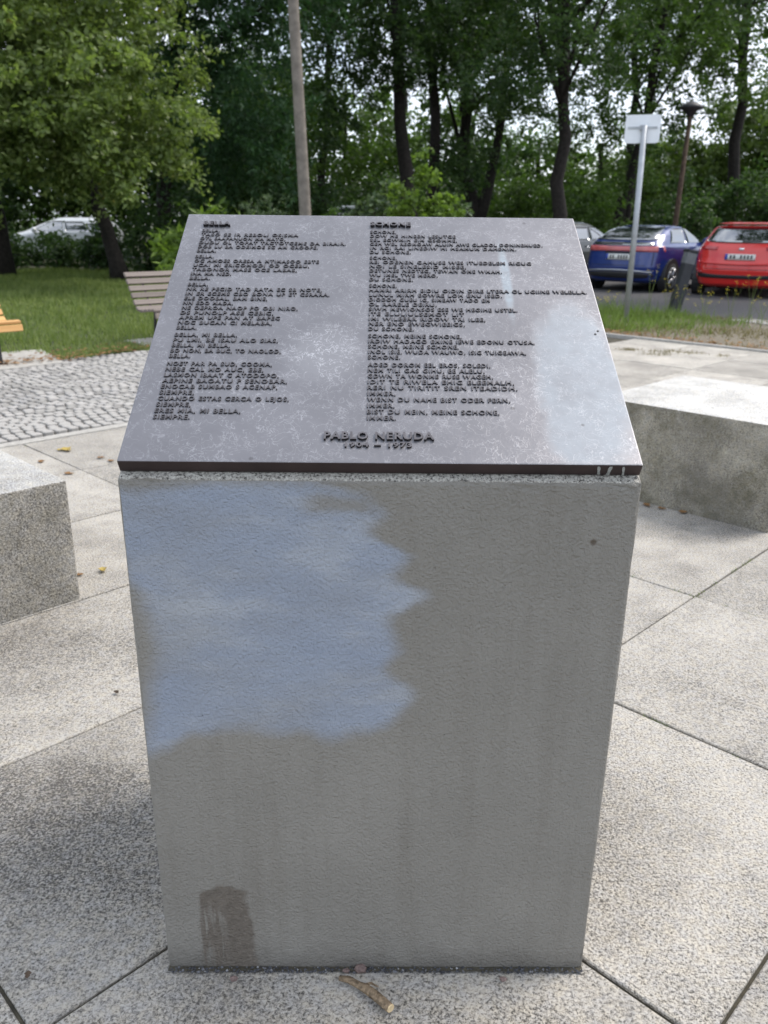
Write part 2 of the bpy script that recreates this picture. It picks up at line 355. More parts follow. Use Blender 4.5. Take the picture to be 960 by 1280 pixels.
def mat_wood(name, a, b):
    t = NT(name); v = t.coord(); g = t.noise(t.map(v, (1.2, 40, 40)), 1, 5, .65); c = t.ramp(g, [(.3, a), (.68, b)])
    tone = t.ramp(t.rand(), [(0, .82), (1, 1.1)]); t.base(t.mix(1., c, tone, 'MULTIPLY')); t.p(Roughness=.75, Normal=t.bump(g, .3, .003)); return t.m
M['wood_grey'] = mat_wood('weathered_slat', (.13,.105,.09), (.28,.235,.205))
M['wood_orange'] = mat_wood('varnished_slat', (.50,.26,.085), (.66,.38,.15))
M['stick'] = flat('stick_bark', (.21,.155,.10), .9, 0, .3, .55, 140, .9)
M['stick_end'] = flat('broken_wood', (.60,.47,.28), .85, 0, .3, .2, 120)
M['pink_stone'] = flat('reddish_pebble', (.20,.145,.13), .9, 0, .3, .35, 160, .6)
M['run'] = flat('dried_paint', (.27,.28,.27), .8, 0, .3, .4, 150)
t = NT('dark_gravel'); t.base(t.ramp(t.island(), [(0, (.02,.02,.024)), (.7, (.07,.072,.082)), (.93, (.16,.16,.17)), (1, (.4,.4,.4))])); t.p(Roughness=.6); M['gravel'] = t.m
def paint(name, col, metal=.0):
    t = NT(name); t.base(col); t.p(Roughness=.32, Metallic=metal); t.b.inputs['Coat Weight'].default_value = .8; t.b.inputs['Coat Roughness'].default_value = .04
    f = t.noise(t.coord(), 6, 4); t.p(Roughness=t.ramp(f, [(.3, .28), (.7, .42)])); return t.m
M['blue_paint'] = paint('blue_car_paint', (.006,.026,.165), .12); M['red_paint'] = paint('red_car_paint', (.64,.024,.020), .0)
M['dark_paint'] = paint('dark_grey_car_paint', (.03,.035,.04), .3); M['silver_paint'] = paint('silver_car_paint', (.74,.76,.78), .1)
M['white_paint'] = paint('white_van_paint', (.62,.64,.66), 0)
t = NT('car_glass'); t.base((.012,.015,.018)); t.p(Roughness=.04); t.b.inputs['Specular IOR Level'].default_value = 1.0; t.b.inputs['IOR'].default_value = 2.4; M['glass'] = t.m
M['tyre'] = flat('tyre_rubber', (.014,.014,.014), .85); M['rim'] = flat('alloy_rim', (.42,.43,.45), .3, .8)
M['trim'] = flat('black_trim', (.018,.018,.02), .55); M['red_lens'] = flat('red_lens', (.40,.015,.018), .15, 0, .8, .1, 6, 0, .5)
M['red_lens_pale'] = flat('pale_red_lens', (.50,.10,.10), .15, 0, .8, .25, 4, 0, .5)
M['plate'] = flat('number_plate', (.62,.62,.58), .5, 0, .5, .06); M['plate_blue'] = flat('plate_blue_band', (.02,.06,.35), .5)
M['chrome'] = flat('chrome', (.7,.7,.72), .15, 1.); M['plate_ink'] = flat('plate_ink', (.06,.06,.06), .6)

# ------------------------------------------------------------------ the setting
def uv(u, v): return ((u-v)/2, (u+v)/2)            # u = x+y, v = y-x : the paving runs on the diagonals
def sheet(name, pts, z, mat, kind='structure'):
    bm = bmesh.new(); bm.faces.new([bm.verts.new((x, y, z)) for x, y in pts])
    o = mesh_bm(name, bm, mat)
    if o.data.polygons[0].normal.z < 0: o.data.flip_normals()
    return tag(o, kind=kind)
sheet('ground', [(-600,-300), (600,-300), (600,900), (-600,900)], -.06, M['soil'])
plaza = sheet('plaza', [uv(-4,-6), uv(14,-6), uv(14,7.38), uv(-4,7.38)], -.009, M['joint'])
vl = [-3.1, -1.95, -.75, .46, 1.66, 2.80, 3.95, 5.13, 6.27, 7.38]
ul = [-3.1, -1.9, -.72, .47, 1.64, 2.87, 4.14, 5.45, 6.66, 7.88, 9.1, 10.3, 11.5, 12.75, 13.98]
for i in range(len(ul)-1):
    for j in range(len(vl)-1):
        g = .0034+.0025*random.random(); j_ = lambda: random.uniform(-.003, .003)
        i1 = i+1
        if vl[j] > 1.6 and abs(ul[i]-.47) < .01: i1 = i+2          # long slabs left of the pillar
        if vl[j] > 1.6 and abs(ul[i]-1.64) < .01: continue
        pts = [uv(ul[i]+g+j_(), vl[j]+g+j_()), uv(ul[i1]-g+j_(), vl[j]+g+j_()), uv(ul[i1]-g+j_(), vl[j+1]-g+j_()), uv(ul[i]+g+j_(), vl[j+1]-g+j_())]
        if max(p[1] for p in pts) < -1 or max(p[0] for p in pts) < -7: continue
        if min(p[0] for p in pts) > 9: continue
        dz = random.uniform(-.0025, .0025)
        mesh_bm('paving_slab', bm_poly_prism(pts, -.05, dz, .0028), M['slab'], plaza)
# cobbled path: rows bowed in shallow arcs
cob = sheet('cobbled_path', [uv(-4,7.38), uv(16,7.38), uv(16,12.2), uv(-4,12.2)], -.022, M['joint'])
edge_pts = [uv(-4,7.40), uv(12,7.40), uv(12,7.52), uv(-4,7.52)]
k = 0; stones = []
s0, s1 = 7.56/2**.5, 11.75/2**.5
row = s0; ri = 0
while row < s1:
    pitch_ = .082
    a = 0.2
    while a < 7.0:
        wv = pitch_*random.uniform(.86, 1.12)
        bow = .055*abs(math.sin(math.pi*(a/.9+ .06*ri)))
        c_u = (a+wv/2)*2**.5; c_v = (row+.04+bow+random.uniform(-.006,.006))*2**.5
        cx, cy = uv(c_u, c_v)
        stones.append((math.hypot(cx, cy), cx, cy, wv*.5-.006-random.uniform(0,.004), .0325+random.uniform(-.003,.003), R(45)+random.uniform(-.16,.16), random.uniform(-.003,.006)))
        a += wv
    row += .079; ri += 1
stones = [s for s in stones if s[1] < -.9 and abs(s[1]) < s[2]*.62+.6]
stones.sort()
def stone_shape(cx, cy, hx, hy, rz, dz):
    c, s = math.cos(rz), math.sin(rz); V = []
    for (f, z) in ((1., -.04), (1., dz-.005), (.87, dz)):
        for (a, b) in ((-1,-.75), (-.7,-1), (.75,-1), (1,-.7), (1,.75), (.7,1), (-.75,1), (-1,.7)):
            X, Y = a*hx*f, b*hy*f; V.append((cx+X*c-Y*s, cy+X*s+Y*c, z))
    F = [(i, (i+1) % 8, 8+(i+1) % 8, 8+i) for i in range(8)] + [(8+i, 8+(i+1) % 8, 16+(i+1) % 8, 16+i) for i in range(8)] + [tuple(range(16, 24))]
    return V, F
for sct in stones[:300]:
    V, F = stone_shape(*sct[1:]); polys('cobble', V, F, M['cobble'], cob)
mb = MB()
for sct in stones[300:]: mb.add(*stone_shape(*sct[1:]))
tag(mb.build('cobbles', M['cobble'], cob), kind='stuff')
mesh_bm('edging_strip', bm_poly_prism(edge_pts, -.05, .004, .004), M['concrete'], cob)
# lawn, bench pads, verge, road
sheet('lawn', [uv(-6,11.85), uv(6.5,11.85), uv(7.5,11.7), uv(9,11.8), uv(16,11.9), (0.5,26), (-30,26), (-30,6)], -.006, M['lawn'])
for pts, nm in (([uv(2.4,11.3), uv(5.2,11.5), uv(5.5,12.9), uv(2.6,13.3)], 'bench_pad'), ([uv(6.9,11.7), uv(9.6,11.7), uv(9.6,13.2), uv(6.95,13.0)], 'bench_pad')):
    tag(mesh_bm(nm, bm_poly_prism(pts, -.05, .012, .004), M['concrete']), kind='structure')
sheet('verge', [uv(14.05,-4), uv(19,-4), uv(19,13), uv(14.05,13)], -.010, M['verge'])
sheet('road', [uv(19,-14), uv(38,-14), uv(38,24), uv(19,24)], -.012, M['asphalt'])
tag(mesh_bm('driveway_slab', bm_poly_prism([uv(17.6,4.4), uv(19.1,4.4), uv(19.1,7.4), uv(18.6,7.6)], -.05, .004, .004), M['concrete']), kind='structure')
kerb = tag(mesh_bm('verge_edging', bm_poly_prism([uv(14.0,-3), uv(14.08,-3), uv(14.08,12), uv(14.0,12)], -.05, .028, .006), M['concrete']), kind='structure')
tag(mesh_bm('road_kerb', bm_poly_prism([uv(37.9,-14), uv(38.1,-14), uv(38.1,24), uv(37.9,24)], -.1, .1, .01), M['concrete']), kind='structure')

# ------------------------------------------------------------------ memorial
Y0, ZT, WX = 1.2067, .9808, .4007
SL, RUN, LEN = math.atan2(.359, .6168), .6168, .7137
CXM = .0071
mem = tag(empty('memorial_stele', (CXM, Y0+.3, 0)), 'grey painted memorial pillar with slanted bronze poem plaque and blue paint patch', 'memorial')
def child(o, parent):          # geometry stays in world coordinates
    o.parent = parent; o.matrix_parent_inverse = Matrix.Translation(-Vector(parent.location)); return o
bm = bmesh.new()
pr = [(Y0, -.02), (Y0+RUN, -.02), (Y0+RUN, ZT+.359-.002), (Y0, ZT-.002)]
tw = lambda z: WX+(.003 if z > .5 else -.003)
a = [bm.verts.new((CXM-tw(z), y, z)) for y, z in pr]; b = [bm.verts.new((CXM+tw(z), y, z)) for y, z in pr]
bm.faces.new(a); bm.faces.new(b[::-1])
for i in range(4): bm.faces.new((a[i], b[i], b[(i+1) % 4], a[(i+1) % 4]))
bmesh.ops.bevel(bm, geom=bm.edges[:], offset=.007, segments=3, affect='EDGES', profile=.5)
for k in range(1, 46):                                            # fine cuts, then slightly uneven, chipped arrises
    bmesh.ops.bisect_plane(bm, geom=bm.verts[:]+bm.edges[:]+bm.faces[:], plane_co=(0, 0, k*.03), plane_no=(0, 0, 1))
for k in range(-12, 13):
    bmesh.ops.bisect_plane(bm, geom=bm.verts[:]+bm.edges[:]+bm.faces[:], plane_co=(CXM+k*.032, 0, 0), plane_no=(1, 0, 0))
for v in bm.verts:
    near = [abs(abs(v.co.x-CXM)-WX) < .011, abs(v.co.y-Y0) < .011 or abs(v.co.y-Y0-RUN) < .011, v.co.z > .9 and abs(v.co.z-.582*(v.co.y-Y0)-ZT) < .014]
    if sum(near) >= 2:
        a_ = abs(random.gauss(0, .0004))+(random.random() < .035)*random.uniform(.001, .003)
        v.co += Vector((-math.copysign(a_, v.co.x-CXM) if near[0] else 0, a_*(1 if v.co.y < Y0+.3 else -1), -a_*.6 if near[2] else 0))
pl = child(mesh_bm('plinth', bm, M['plinth']), mem)
pl['label'] = 'rough grey painted pillar body with a pale blue paint patch'
# plaque: local x across, y up the slope, z out of the plate
TH = .0265*math.cos(SL)
plate = mesh_bm('plaque', bm_box(-.4005, .4005, 0, LEN, -TH, 0, .0022, 2), [M['bronze'], M['bronze_edge']])
for p in plate.data.polygons:
    p.material_index = 0 if p.normal.z > .4 else 1
plate.parent = mem
PM = Matrix.Translation((CXM, Y0, ZT+.0265)) @ Matrix.Rotation(SL, 4, 'X')
plate.matrix_parent_inverse = Matrix.Translation(-Vector(mem.location)); plate.matrix_basis = PM
plate['label'] = 'scratched bronze plaque with raised lettering in two columns'
def text_mesh(body, size, x0, x1, y, extr, bold, align='LEFT'):
    cu = bpy.data.curves.new('text_line', 'FONT'); cu.body = body; cu.size = size; cu.extrude = extr; cu.offset = bold
    cu.resolution_u = 2; cu.space_character = 1.12; cu.space_word = 1.25
    ob = bpy.data.objects.new('text_tmp', cu); COL.objects.link(ob)
    bpy.context.view_layer.update()
    me = bpy.data.meshes.new_from_object(ob.evaluated_get(bpy.context.evaluated_depsgraph_get()))
    bpy.data.objects.remove(ob); bpy.data.curves.remove(cu)
    n = len(me.vertices); V = np.empty(n*3, np.float32); me.vertices.foreach_get('co', V); V = V.reshape(-1, 3)
    mn, mx_ = V[:, 0].min(), V[:, 0].max(); V[:, 0] = x0+(V[:, 0]-mn)*(x1-x0)/max(1e-6, mx_-mn)
    V[:, 1] += y; V[:, 2] += extr-.0005
    me.vertices.foreach_set('co', V.ravel()); me.materials.clear(); me.materials.append(M['letters']); me.materials.append(M['letter_side']); me.update()
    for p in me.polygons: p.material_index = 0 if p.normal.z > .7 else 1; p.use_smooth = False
    o = put(bpy.data.objects.new('text_line', me), plate); return o
# headings, names and the short refrains as on the plate; long worn lines as letter shapes of the same word lengths
trn = random.Random(5)
def worn(pat, lang):
    out = []
    for wd in pat.split():
        n = int(''.join(c for c in wd if c.isdigit())); tail = ''.join(c for c in wd if not c.isdigit())
        s = ''; vow = trn.random() < .4
        for _ in range(n):
            s += trn.choice('AEOIUAEO' if lang == 's' else 'EIAUOEEI') if vow else trn.choice('LNRSDTMCPB' if lang == 's' else 'NRSTDHLGMW')
            vow = not vow if trn.random() < .85 else vow
        out.append(s+tail)
    return ' '.join(out)
LT = ['=BELLA.', '4 2 2 6 6', '3 9 2 4,', '4 2 5 10 2 6.', '3 2 2 7 2 2 6.', '=BELLA.',
      '=BELLA.', '2 5 5 1 8 4', '4 2 9 2 5,', '7 4 3 5,', '3 2 3.', '=BELLA.',
      '=BELLA.', '2 2 5 3 4 2 2 4,', '2 2 5 3 4 2 2 6.', '3 6, 3 4,', '2 3 4.', '2 6 4 2 3 4,', '2 6 3 5,', '5 3 3 2 5', '3 5 2 6,', '=BELLA.',
      '=BELLA, MI BELLA.', '2 3, 2 4 3 4,', '=BELLA, MI BELLA,', '2 3, 2 3, 2 6,', '=BELLA.',
      '4 3 2 3, 5,', '4 3 2 3, 3,', '6 5 1 7,', '6 6 1 7,', '6 6 1 6,', '=SIEMPRE,', '=CUANDO ESTAS CERCA O LEJOS,', '=SIEMPRE,', '=ERES MIA, MI BELLA,', '=SIEMPRE.']
RT = ['=SCHONE,', '3 2 6 7', '3 6 3 6,', '3 3 7 5 3 6 10.', '2 3 3 7 2 6 7.', '=DU SCHONE.',
      '=SCHONE,', '3 6 6 3 9 5', '3 2 9 5,', '7 6, 5 3 4,', '2 4 3 4,', '=DU SCHONE.',
      '=SCHONE,', '5 5 5 5 4 5 2 6 7.', '5 4 5 3 3 4.', '6 4 2, 6 4 2', '2 6 5,', '4 9 3 2 6 5.', '3 12 3', '3 7 5 3 4,', '3 3 11,', '=DU SCHONE.',
      '=SCHONE, MEINE SCHONE,', '5 6 5 4 5 5,', '=SCHONE, MEINE SCHONE,', '4 4, 4 5, 4 8,', '=SCHONE.',
      '4 5 3 4, 6,', '3 4 3 4, 2 5,', '4 2 5 4 5,', '4 2 6 4 8,', '4 2 7 4 8.', '=IMMER,', '=WENN DU NAHE BIST ODER FERN,', '=IMMER,', '=BIST DU MEIN, MEINE SCHONE,', '=IMMER.']
EL = [-.32,-.16,-.185,-.064,-.119,-.318,-.32,-.114,-.132,-.155,-.279,-.317,-.318,-.104,-.089,-.203,-.264,-.145,-.188,-.175,-.188,-.32,-.246,-.173,-.255,-.166,-.319,-.178,-.191,-.164,-.149,-.164,-.299,-.143,-.3,-.218,-.297]
ER = [.037,.157,.159,.329,.275,.065,.037,.299,.171,.239,.115,.067,.036,.392,.232,.208,.109,.256,.158,.195,.157,.065,.149,.276,.142,.258,.04,.193,.182,.195,.229,.233,.031,.218,.029,.198,.031]
stz = [6, 6, 10, 5, 10]; st_of = [i for i, n in enumerate(stz) for _ in range(n)]
for i in range(37):
    y = .648-.01465*i-.0058*st_of[i]-.0048
    for T_, E_, xs, lg in ((LT, EL, -.3625, 's'), (RT, ER, -.0225, 'g')):
        s = T_[i]; s = s[1:] if s[0] == '=' else worn(s, lg)
        text_mesh(s, .0137, xs, max(E_[i], xs+.03)-CXM, y+(.0015 if lg == 'g' else 0), .0013, .00016)
text_mesh('BELLA', .0178, -.3625, -.308, .665, .003, .0006); text_mesh('SCHONE', .0178, -.0225, .06, .669, .003, .0006)
text_mesh('PABLO NERUDA', .0225, -.089, .083, .0485, .0024, .0006); text_mesh('1904 – 1973', .0138, -.056, .048, .0325, .0019, .0004)
# dried white runs and screw holes on the plate
for x, w_, z0, tilt in ((.333, .0022, -TH*.9, .003), (.352, .0026, -TH*.97, -.002), (.371, .0018, -TH*.97, .003)):
    zz = [-.003, z0*.35, z0*.7, z0]; wv = [w_*.7, w_*1.2, w_*.8, w_*1.1]; V = []
    for q, (z, a) in enumerate(zip(zz, wv)):
        x_ = x+tilt*q/3; V += [(x_-a, -.0006, z), (x_+a, -.0006, z), (x_-a, .001, z), (x_+a, .001, z)]
    F = [f for q in range(3) for f in ((4*q, 4*q+1, 4*q+5, 4*q+4), (4*q, 4*q+4, 4*q+6, 4*q+2), (4*q+1, 4*q+3, 4*q+7, 4*q+5))]
    polys('dried_paint_run', V, F, M['run'], plate)
for x, y in ((.388, .322), (.394, .331)):
    mb = MB(); mb.tube([(x-CXM, y, -.001), (x-CXM, y, .0008)], .0022, 8); mb.build('screw_hole', M['trim'], plate)
# gravel along the foot
V = []; F = []
for q in range(520):
    x = random.uniform(-.389, .402); y = Y0-random.uniform(.001, .0115); s = random.uniform(.0018, .0042); z = random.uniform(.001, .004)
    b0 = len(V); jit = lambda: random.uniform(.6, 1.2)*s
    V += [(x+jit(), y, z), (x-jit(), y, z), (x, y+jit(), z), (x, y-jit(), z), (x, y, z+jit()), (x, y, z-jit())]
    F += [(b0, b0+2, b0+4), (b0+2, b0+1, b0+4), (b0+1, b0+3, b0+4), (b0+3, b0, b0+4), (b0+2, b0, b0+5), (b0+1, b0+2, b0+5), (b0+3, b0+1, b0+5), (b0, b0+3, b0+5)]
tag(mesh_np('gravel_joint', V, F, M['gravel']), 'dark gravel filling the joint at the pillar foot', 'gravel', kind='stuff')
sheet('joint_bed', [(-.389, Y0-.0105), (.403, Y0-.0105), (.403, Y0+.01), (-.389, Y0+.01)], .0035, M['joint'])

# ------------------------------------------------------------------ granite seat blocks
def block(pts, h, label, side):
    bm = bm_poly_prism(pts, -.03, h, .006, 2)
    o = mesh_bm('granite_block', bm, [M['block'], side]); 
    for p in o.data.polygons: p.material_index = 0 if p.normal.z > .6 else 1
    return tag(o, label, 'stone block', 'granite seat blocks around the pillar')
block([uv(5.45,1.77), uv(6.85,1.77), uv(6.85,3.12), uv(5.45,3.12)], .505, 'low stone seat block with mossy brown front, right of the pillar', M['block_side'])
block([uv(.45,3.96), uv(1.73,3.96), uv(1.73,5.35), uv(.45,5.35)], .468, 'low speckled stone seat block cut by the left edge, left of the pillar', M['block_side_clean'])

# ------------------------------------------------------------------ benches
def make_bench(label, wood, u_left, u_right, legs, vf=11.9):
    cu_ = (u_left+u_right)/2; x, y = uv(cu_, vf); L = (u_right-u_left)/2**.5
    b = tag(empty('park_bench', (x, y, 0), R(45)), label, 'bench', 'benches along the lawn edge')
    prof = [(.0, .355, 78), (.045, .41, 8), (.135, .405, -4), (.225, .395, -6), (.315, .385, -4)]
    back = [(.40, .405, 38), (.455, .47, 58), (.497, .545, 62), (.537, .62, 62), (.577, .695, 62), (.615, .768, 50)]
    for yy, zz, an in prof+back:
        bm = bm_box(-L/2, L/2, -.031, .031, -.014, .014, .004)
        o = mesh_bm('slat', bm, wood, b); o.location = (0, yy, zz); o.rotation_euler = (R(an), 0, 0)
    for sx in (-1, 1):
        mb = MB(); X = sx*(L/2-.22)
        mb.tube([(X, .05, .375), (X, .36, .35), (X, .475, .42), (X, .66, .76)], .014, 6)
        mb.tube([(X, .08, -.02), (X, .10, .37)], .02, 6); mb.tube([(X, .42, -.02), (X, .38, .36)], .02, 6)
        mb.build('leg_frame', M['dark_metal'], b)
    return b
make_bench('weathered grey slatted park bench beside the lawn, behind the plaque', M['wood_grey'], 6.95, 9.7, 2)
make_bench('orange varnished slatted park bench at the left edge', M['wood_orange'], 2.2, 4.78, 2, 11.75)

# ------------------------------------------------------------------ vegetation
def leaf_arrays(C, size, aspect=.5, droop=.35, upn=.5, g=rng):
    n = len(C); d = g.normal(size=(n, 3)); d[:, 2] = d[:, 2]*.7-droop; d /= np.linalg.norm(d, axis=1)[:, None]
    nn = g.normal(size=(n, 3)); nn[:, 2] += upn; s = np.cross(d, nn); s /= np.linalg.norm(s, axis=1)[:, None]+1e-9; nn = np.cross(s, d)
    L = (size*g.uniform(.65, 1.3, n))[:, None]; W = L*aspect*.5
    V = np.stack([C, C+d*L*.45+s*W+nn*W*.25, C+d*L, C+d*L*.45-s*W+nn*W*.25], 1).reshape(-1, 3)
    return V, np.arange(4*n).reshape(-1, 4)
def clump_points(ells, ncl, per, cr, g=rng, shell=2.4, flatz=.6, spray=2.6):
    w_ = np.array([e[1][0]*e[1][1]*e[1][2] for e in ells])**.8; idx = g.choice(len(ells), ncl, p=w_/w_.sum())
    d = g.normal(size=(ncl, 3)); d /= np.linalg.norm(d, axis=1)[:, None]; d *= (g.random(ncl)**(1/shell))[:, None]
    cen = np.array([ells[i][0] for i in idx])+d*np.array([ells[i][1] for i in idx])
    sz = g.uniform(.45, 1.5, ncl)
    out = d*.9+g.normal(size=(ncl, 3))*.5; out[:, 2] -= .35; out /= np.linalg.norm(out, axis=1)[:, None]   # leafy sprays reach outward and droop
    k = np.repeat(np.arange(ncl), per); u = g.random(ncl*per)**.8
    P = cen[k]+out[k]*((u-.3)*spray*cr*sz[k])[:, None]+g.normal(size=(ncl*per, 3))*np.array([1, 1, flatz])*(.5*cr*sz[k]*(1.1-.5*u))[:, None]
    P[:, 2] -= .35*cr*u*u*sz[k]
    return cen, P
def tree(name, label, path, r0, ells, ncl, per, cr, leaf, mat, bark, cat='tree', group=None, aspect=.5, stems=None, limbs=14, minz=None, droop=.35):
    base = path[0]; t_ = tag(empty(name, base), label, cat, group)
    cen, P = clump_points(ells, ncl, per, cr)
    if minz is not None: P = P[P[:, 2] > minz]
    V, F = leaf_arrays(P, leaf, aspect, droop)
    child(mesh_np('crown', V, F, mat), t_)
    mb = MB()
    def smooth_path(pp, n=10):
        pp = np.array(pp, float); tt = np.linspace(0, 1, len(pp)); q = np.linspace(0, 1, n)
        return np.stack([np.interp(q, tt, pp[:, k]) for k in range(3)], 1)+np.r_[[[0,0,0]], rng.normal(size=(n-1, 3))*r0*.25]
    for pp, rr in [(path, r0)]+(stems or []):
        q = smooth_path(pp); rad = rr*np.linspace(1, .38, len(q)); rad[0] *= 1.35; mb.tube(q, rad, 10)
    top = np.array(path[-1], float); pth = smooth_path(path)
    for c_ in cen[rng.choice(len(cen), min(limbs, len(cen)), replace=False)]:
        s_ = pth[rng.integers(6, len(pth))]
        if c_[2] < s_[2]-1.0: continue
        mid_ = (s_+c_)/2+rng.normal(size=3)*.25+np.array([0, 0, .25])
        mb.tube([s_, mid_, c_], [r0*.24, r0*.12, r0*.03], 6)
    child(mb.build('trunk', bark, None, True), t_); return t_
def shrub(name, label, base, ells, ncl, per, cr, leaf, mat, group=None, aspect=.5, cat='shrub', droop=.1, nst=8):
    t_ = tag(empty(name, base), label, cat, group)
    cen, P = clump_points(ells, ncl, per, cr, shell=2.0); P = P[P[:, 2] > .02]
    V, F = leaf_arrays(P, leaf, aspect, droop); child(mesh_np('foliage', V, F, mat), t_)
    mb = MB(); b_ = np.array(base, float)
    for c_ in cen[:nst]:
        mb.tube([b_+rng.normal(size=3)*[.08,.08,0], (b_+c_)/2+rng.normal(size=3)*.06, c_], [.016, .011, .004], 5)
    child(mb.build('stem', M['bark_brown'], None, True), t_); return t_

# big broadleaf tree over the lawn
tree('lime_tree', 'broad light green leafy tree overhanging the lawn at upper left', [(-6.25,20.9,-.05), (-6.5,20.9,1.2), (-6.78,20.9,2.6), (-7.0,20.5,5.5)], .21,
     [((-6.0,17.6,3.9),(2.5,2.6,1.75)), ((-8.3,16.8,4.1),(2.6,2.6,2.2)), ((-6.6,18.6,6.6),(3.0,3.0,2.0)), ((-9.5,18.6,6.4),(3.2,3.2,2.6)), ((-4.7,17.2,2.95),(1.25,1.5,.85)), ((-7.6,16.2,2.9),(1.8,1.4,1.0)), ((-6.0,17.4,2.6),(1.6,1.4,.6))],
     1150, 104, .27, .12, M['leaf_lime'], M['bark'], aspect=.58, limbs=10)
G_ = 'woodland trees beyond the street'
def woodtree(label, path, r0, ells, ncl, per, cr, leaf, mat, **k):
    return tree('woodland_tree', label, path, r0, ells, ncl, per, cr, leaf, mat, M['bark'], group=G_, **k)
woodtree('dark feathery tree with reddish leaning trunk right of the lime tree', [(-6.1,24,-.05), (-5.8,24,2.1), (-5.3,24,5), (-4.6,24,9)], .24,
     [((-4.6,23.5,5.6),(2.6,2.4,3.4)), ((-3.2,22.8,3.6),(1.6,1.6,1.5)), ((-5,24,9),(3.4,3,2.6)), ((-2.6,23,7.6),(2.2,2.2,2.0))], 760, 70, .34, .17, M['leaf_blue'], aspect=.32, droop=.7)
woodtree('dark trunked tree seen just above the plaque centre', [(1.2,28,-.05), (1.05,28,2.), (.7,28,4.2), (.3,28,10)], .32,
     [((-.6,27.5,8.4),(3.0,2.6,2.4)), ((1.0,27,6.6),(2.2,2.2,1.1)), ((-1.6,27,6.2),(1.4,1.6,.9)), ((1.5,28,10.5),(3.5,3,2.2)), ((-1.6,28,4.9),(1.3,1.2,.9)), ((-.4,28,5.6),(1.0,1.2,.8))], 460, 70, .36, .17, M['leaf_dark'], aspect=.4)
woodtree('slim dark tree close behind the trunk above the plaque', [(2.0,30.5,-.05), (1.9,30.5,2.5), (1.75,30.5,6), (1.6,30,11)], .26,
     [((2.4,30,8.8),(2.6,2.4,2.2)), ((2.2,30,6.6),(1.6,1.8,.9)), ((2.6,30.5,3.4),(1.2,1.2,.8))], 250, 70, .36, .17, M['leaf_dark'], aspect=.4)
woodtree('fork trunked tree with two rising stems behind the leafy shrub', [(3.7,32,-.05), (3.6,32,1.6), (3.0,32,3.6), (2.9,32,8)], .34,
     [((3.4,31.5,8.8),(2.6,2.6,2.2)), ((5.0,32,7.6),(2.2,2.2,1.8)), ((4.2,32,5.2),(1.5,1.5,.9))], 270, 70, .38, .17, M['leaf_mid'], aspect=.45, stems=[([(3.6,32,1.5), (4.2,32,3.4), (4.7,32,8)], .24)])
woodtree('straight dark trunked tree left of the white sign', [(5.0,24,-.05), (4.95,24,1.6), (4.8,24,4.4), (4.6,24,9.5)], .25,
     [((4.6,23.6,6.4),(2.3,2.2,1.5)), ((3.4,23.4,4.7),(1.4,1.4,.8)), ((5.6,23.8,4.9),(1.0,1.2,.6)), ((4.8,24,9),(3.4,3,2.2))], 330, 66, .32, .14, M['leaf_dark'], aspect=.45)
woodtree('leaning dark tree behind the white sign post', [(8.1,30,-.05), (8.3,30,2.0), (8.9,30,4.6), (9.2,30,10)], .24,
     [((8.6,29.5,6.8),(2.4,2.2,1.7)), ((7.2,29.5,5.0),(1.7,1.7,1.0)), ((9.6,29.5,9),(3.2,2.8,2.4)), ((8.2,29.8,3.1),(1.3,1.2,.9))], 260, 68, .36, .16, M['leaf_mid'], aspect=.45)
woodtree('thin tree between the sign and the street lamp', [(9.6,34,-.05), (9.7,34,2.5), (9.5,34,6), (9.3,34,11)], .22,
     [((9.8,33.5,8.6),(2.8,2.4,2.2)), ((10.4,33.5,5.2),(1.4,1.4,.9))], 170, 66, .4, .18, M['leaf_dark'], aspect=.45)
woodtree('dark branches hanging in at the upper right corner from a tree out of frame', [(10.6,17.2,-.05), (10.5,17.2,2.5), (10.2,17.3,5), (9.9,17.4,9)], .28,
     [((8.6,17.2,6.5),(2.5,2.2,1.15)), ((9.6,17.2,8.0),(3.4,3,1.9)), ((7.0,17.0,5.65),(1.2,1.3,.45)), ((10.4,17.2,5.4),(1.6,1.6,1.2))], 520, 64, .26, .115, M['leaf_dark'], aspect=.5)
woodtree('sunlit green tree filling the far right behind the lamp', [(17.5,40,-.05), (17.4,40,3), (17.2,40,6), (17,40,9)], .26,
     [((16.8,39.5,4.6),(3.4,3,2.9)), ((20,39.5,4.6),(3.2,3,2.6)), ((14.2,40,3.2),(1.9,2,2.1))], 520, 60, .45, .24, M['leaf_fresh'])
woodtree('thick dark trunk at the far left edge behind the lawn', [(-9.7,22,-.05), (-9.6,22,2), (-9.5,22,4.5), (-9.4,22,9)], .34,
     [((-9.6,21.8,7.5),(3.4,2.8,2.6)), ((-11.4,21.6,4.2),(2.2,2,1.8)), ((-9.0,22.6,3.4),(1.7,1.2,.8))], 420, 62, .34, .16, M['leaf_dark'])
woodtree('tall dark tree behind the parked cars at the right', [(13.2,33,-.05), (13.2,33,3), (13.0,33,7), (12.8,33,12)], .28,
     [((13.4,32.6,9.2),(3.6,3,2.6)), ((12.0,32.6,6.4),(1.8,1.8,.9))], 150, 66, .4, .18, M['leaf_mid'])
woodtree('green tree in the gap behind the wooden pole', [(-2.2,33,-.05), (-2.1,33,2.5), (-1.9,33,5), (-1.7,33,9)], .2,
     [((-2.6,32.8,4.6),(2.3,2,1.7)), ((-4.6,33,5.4),(2.2,2,2.2)), ((-1.2,33,9.4),(3,2.6,1.9)), ((-.3,33,4.0),(1.2,1.4,.9))], 300, 64, .38, .17, M['leaf_mid'])

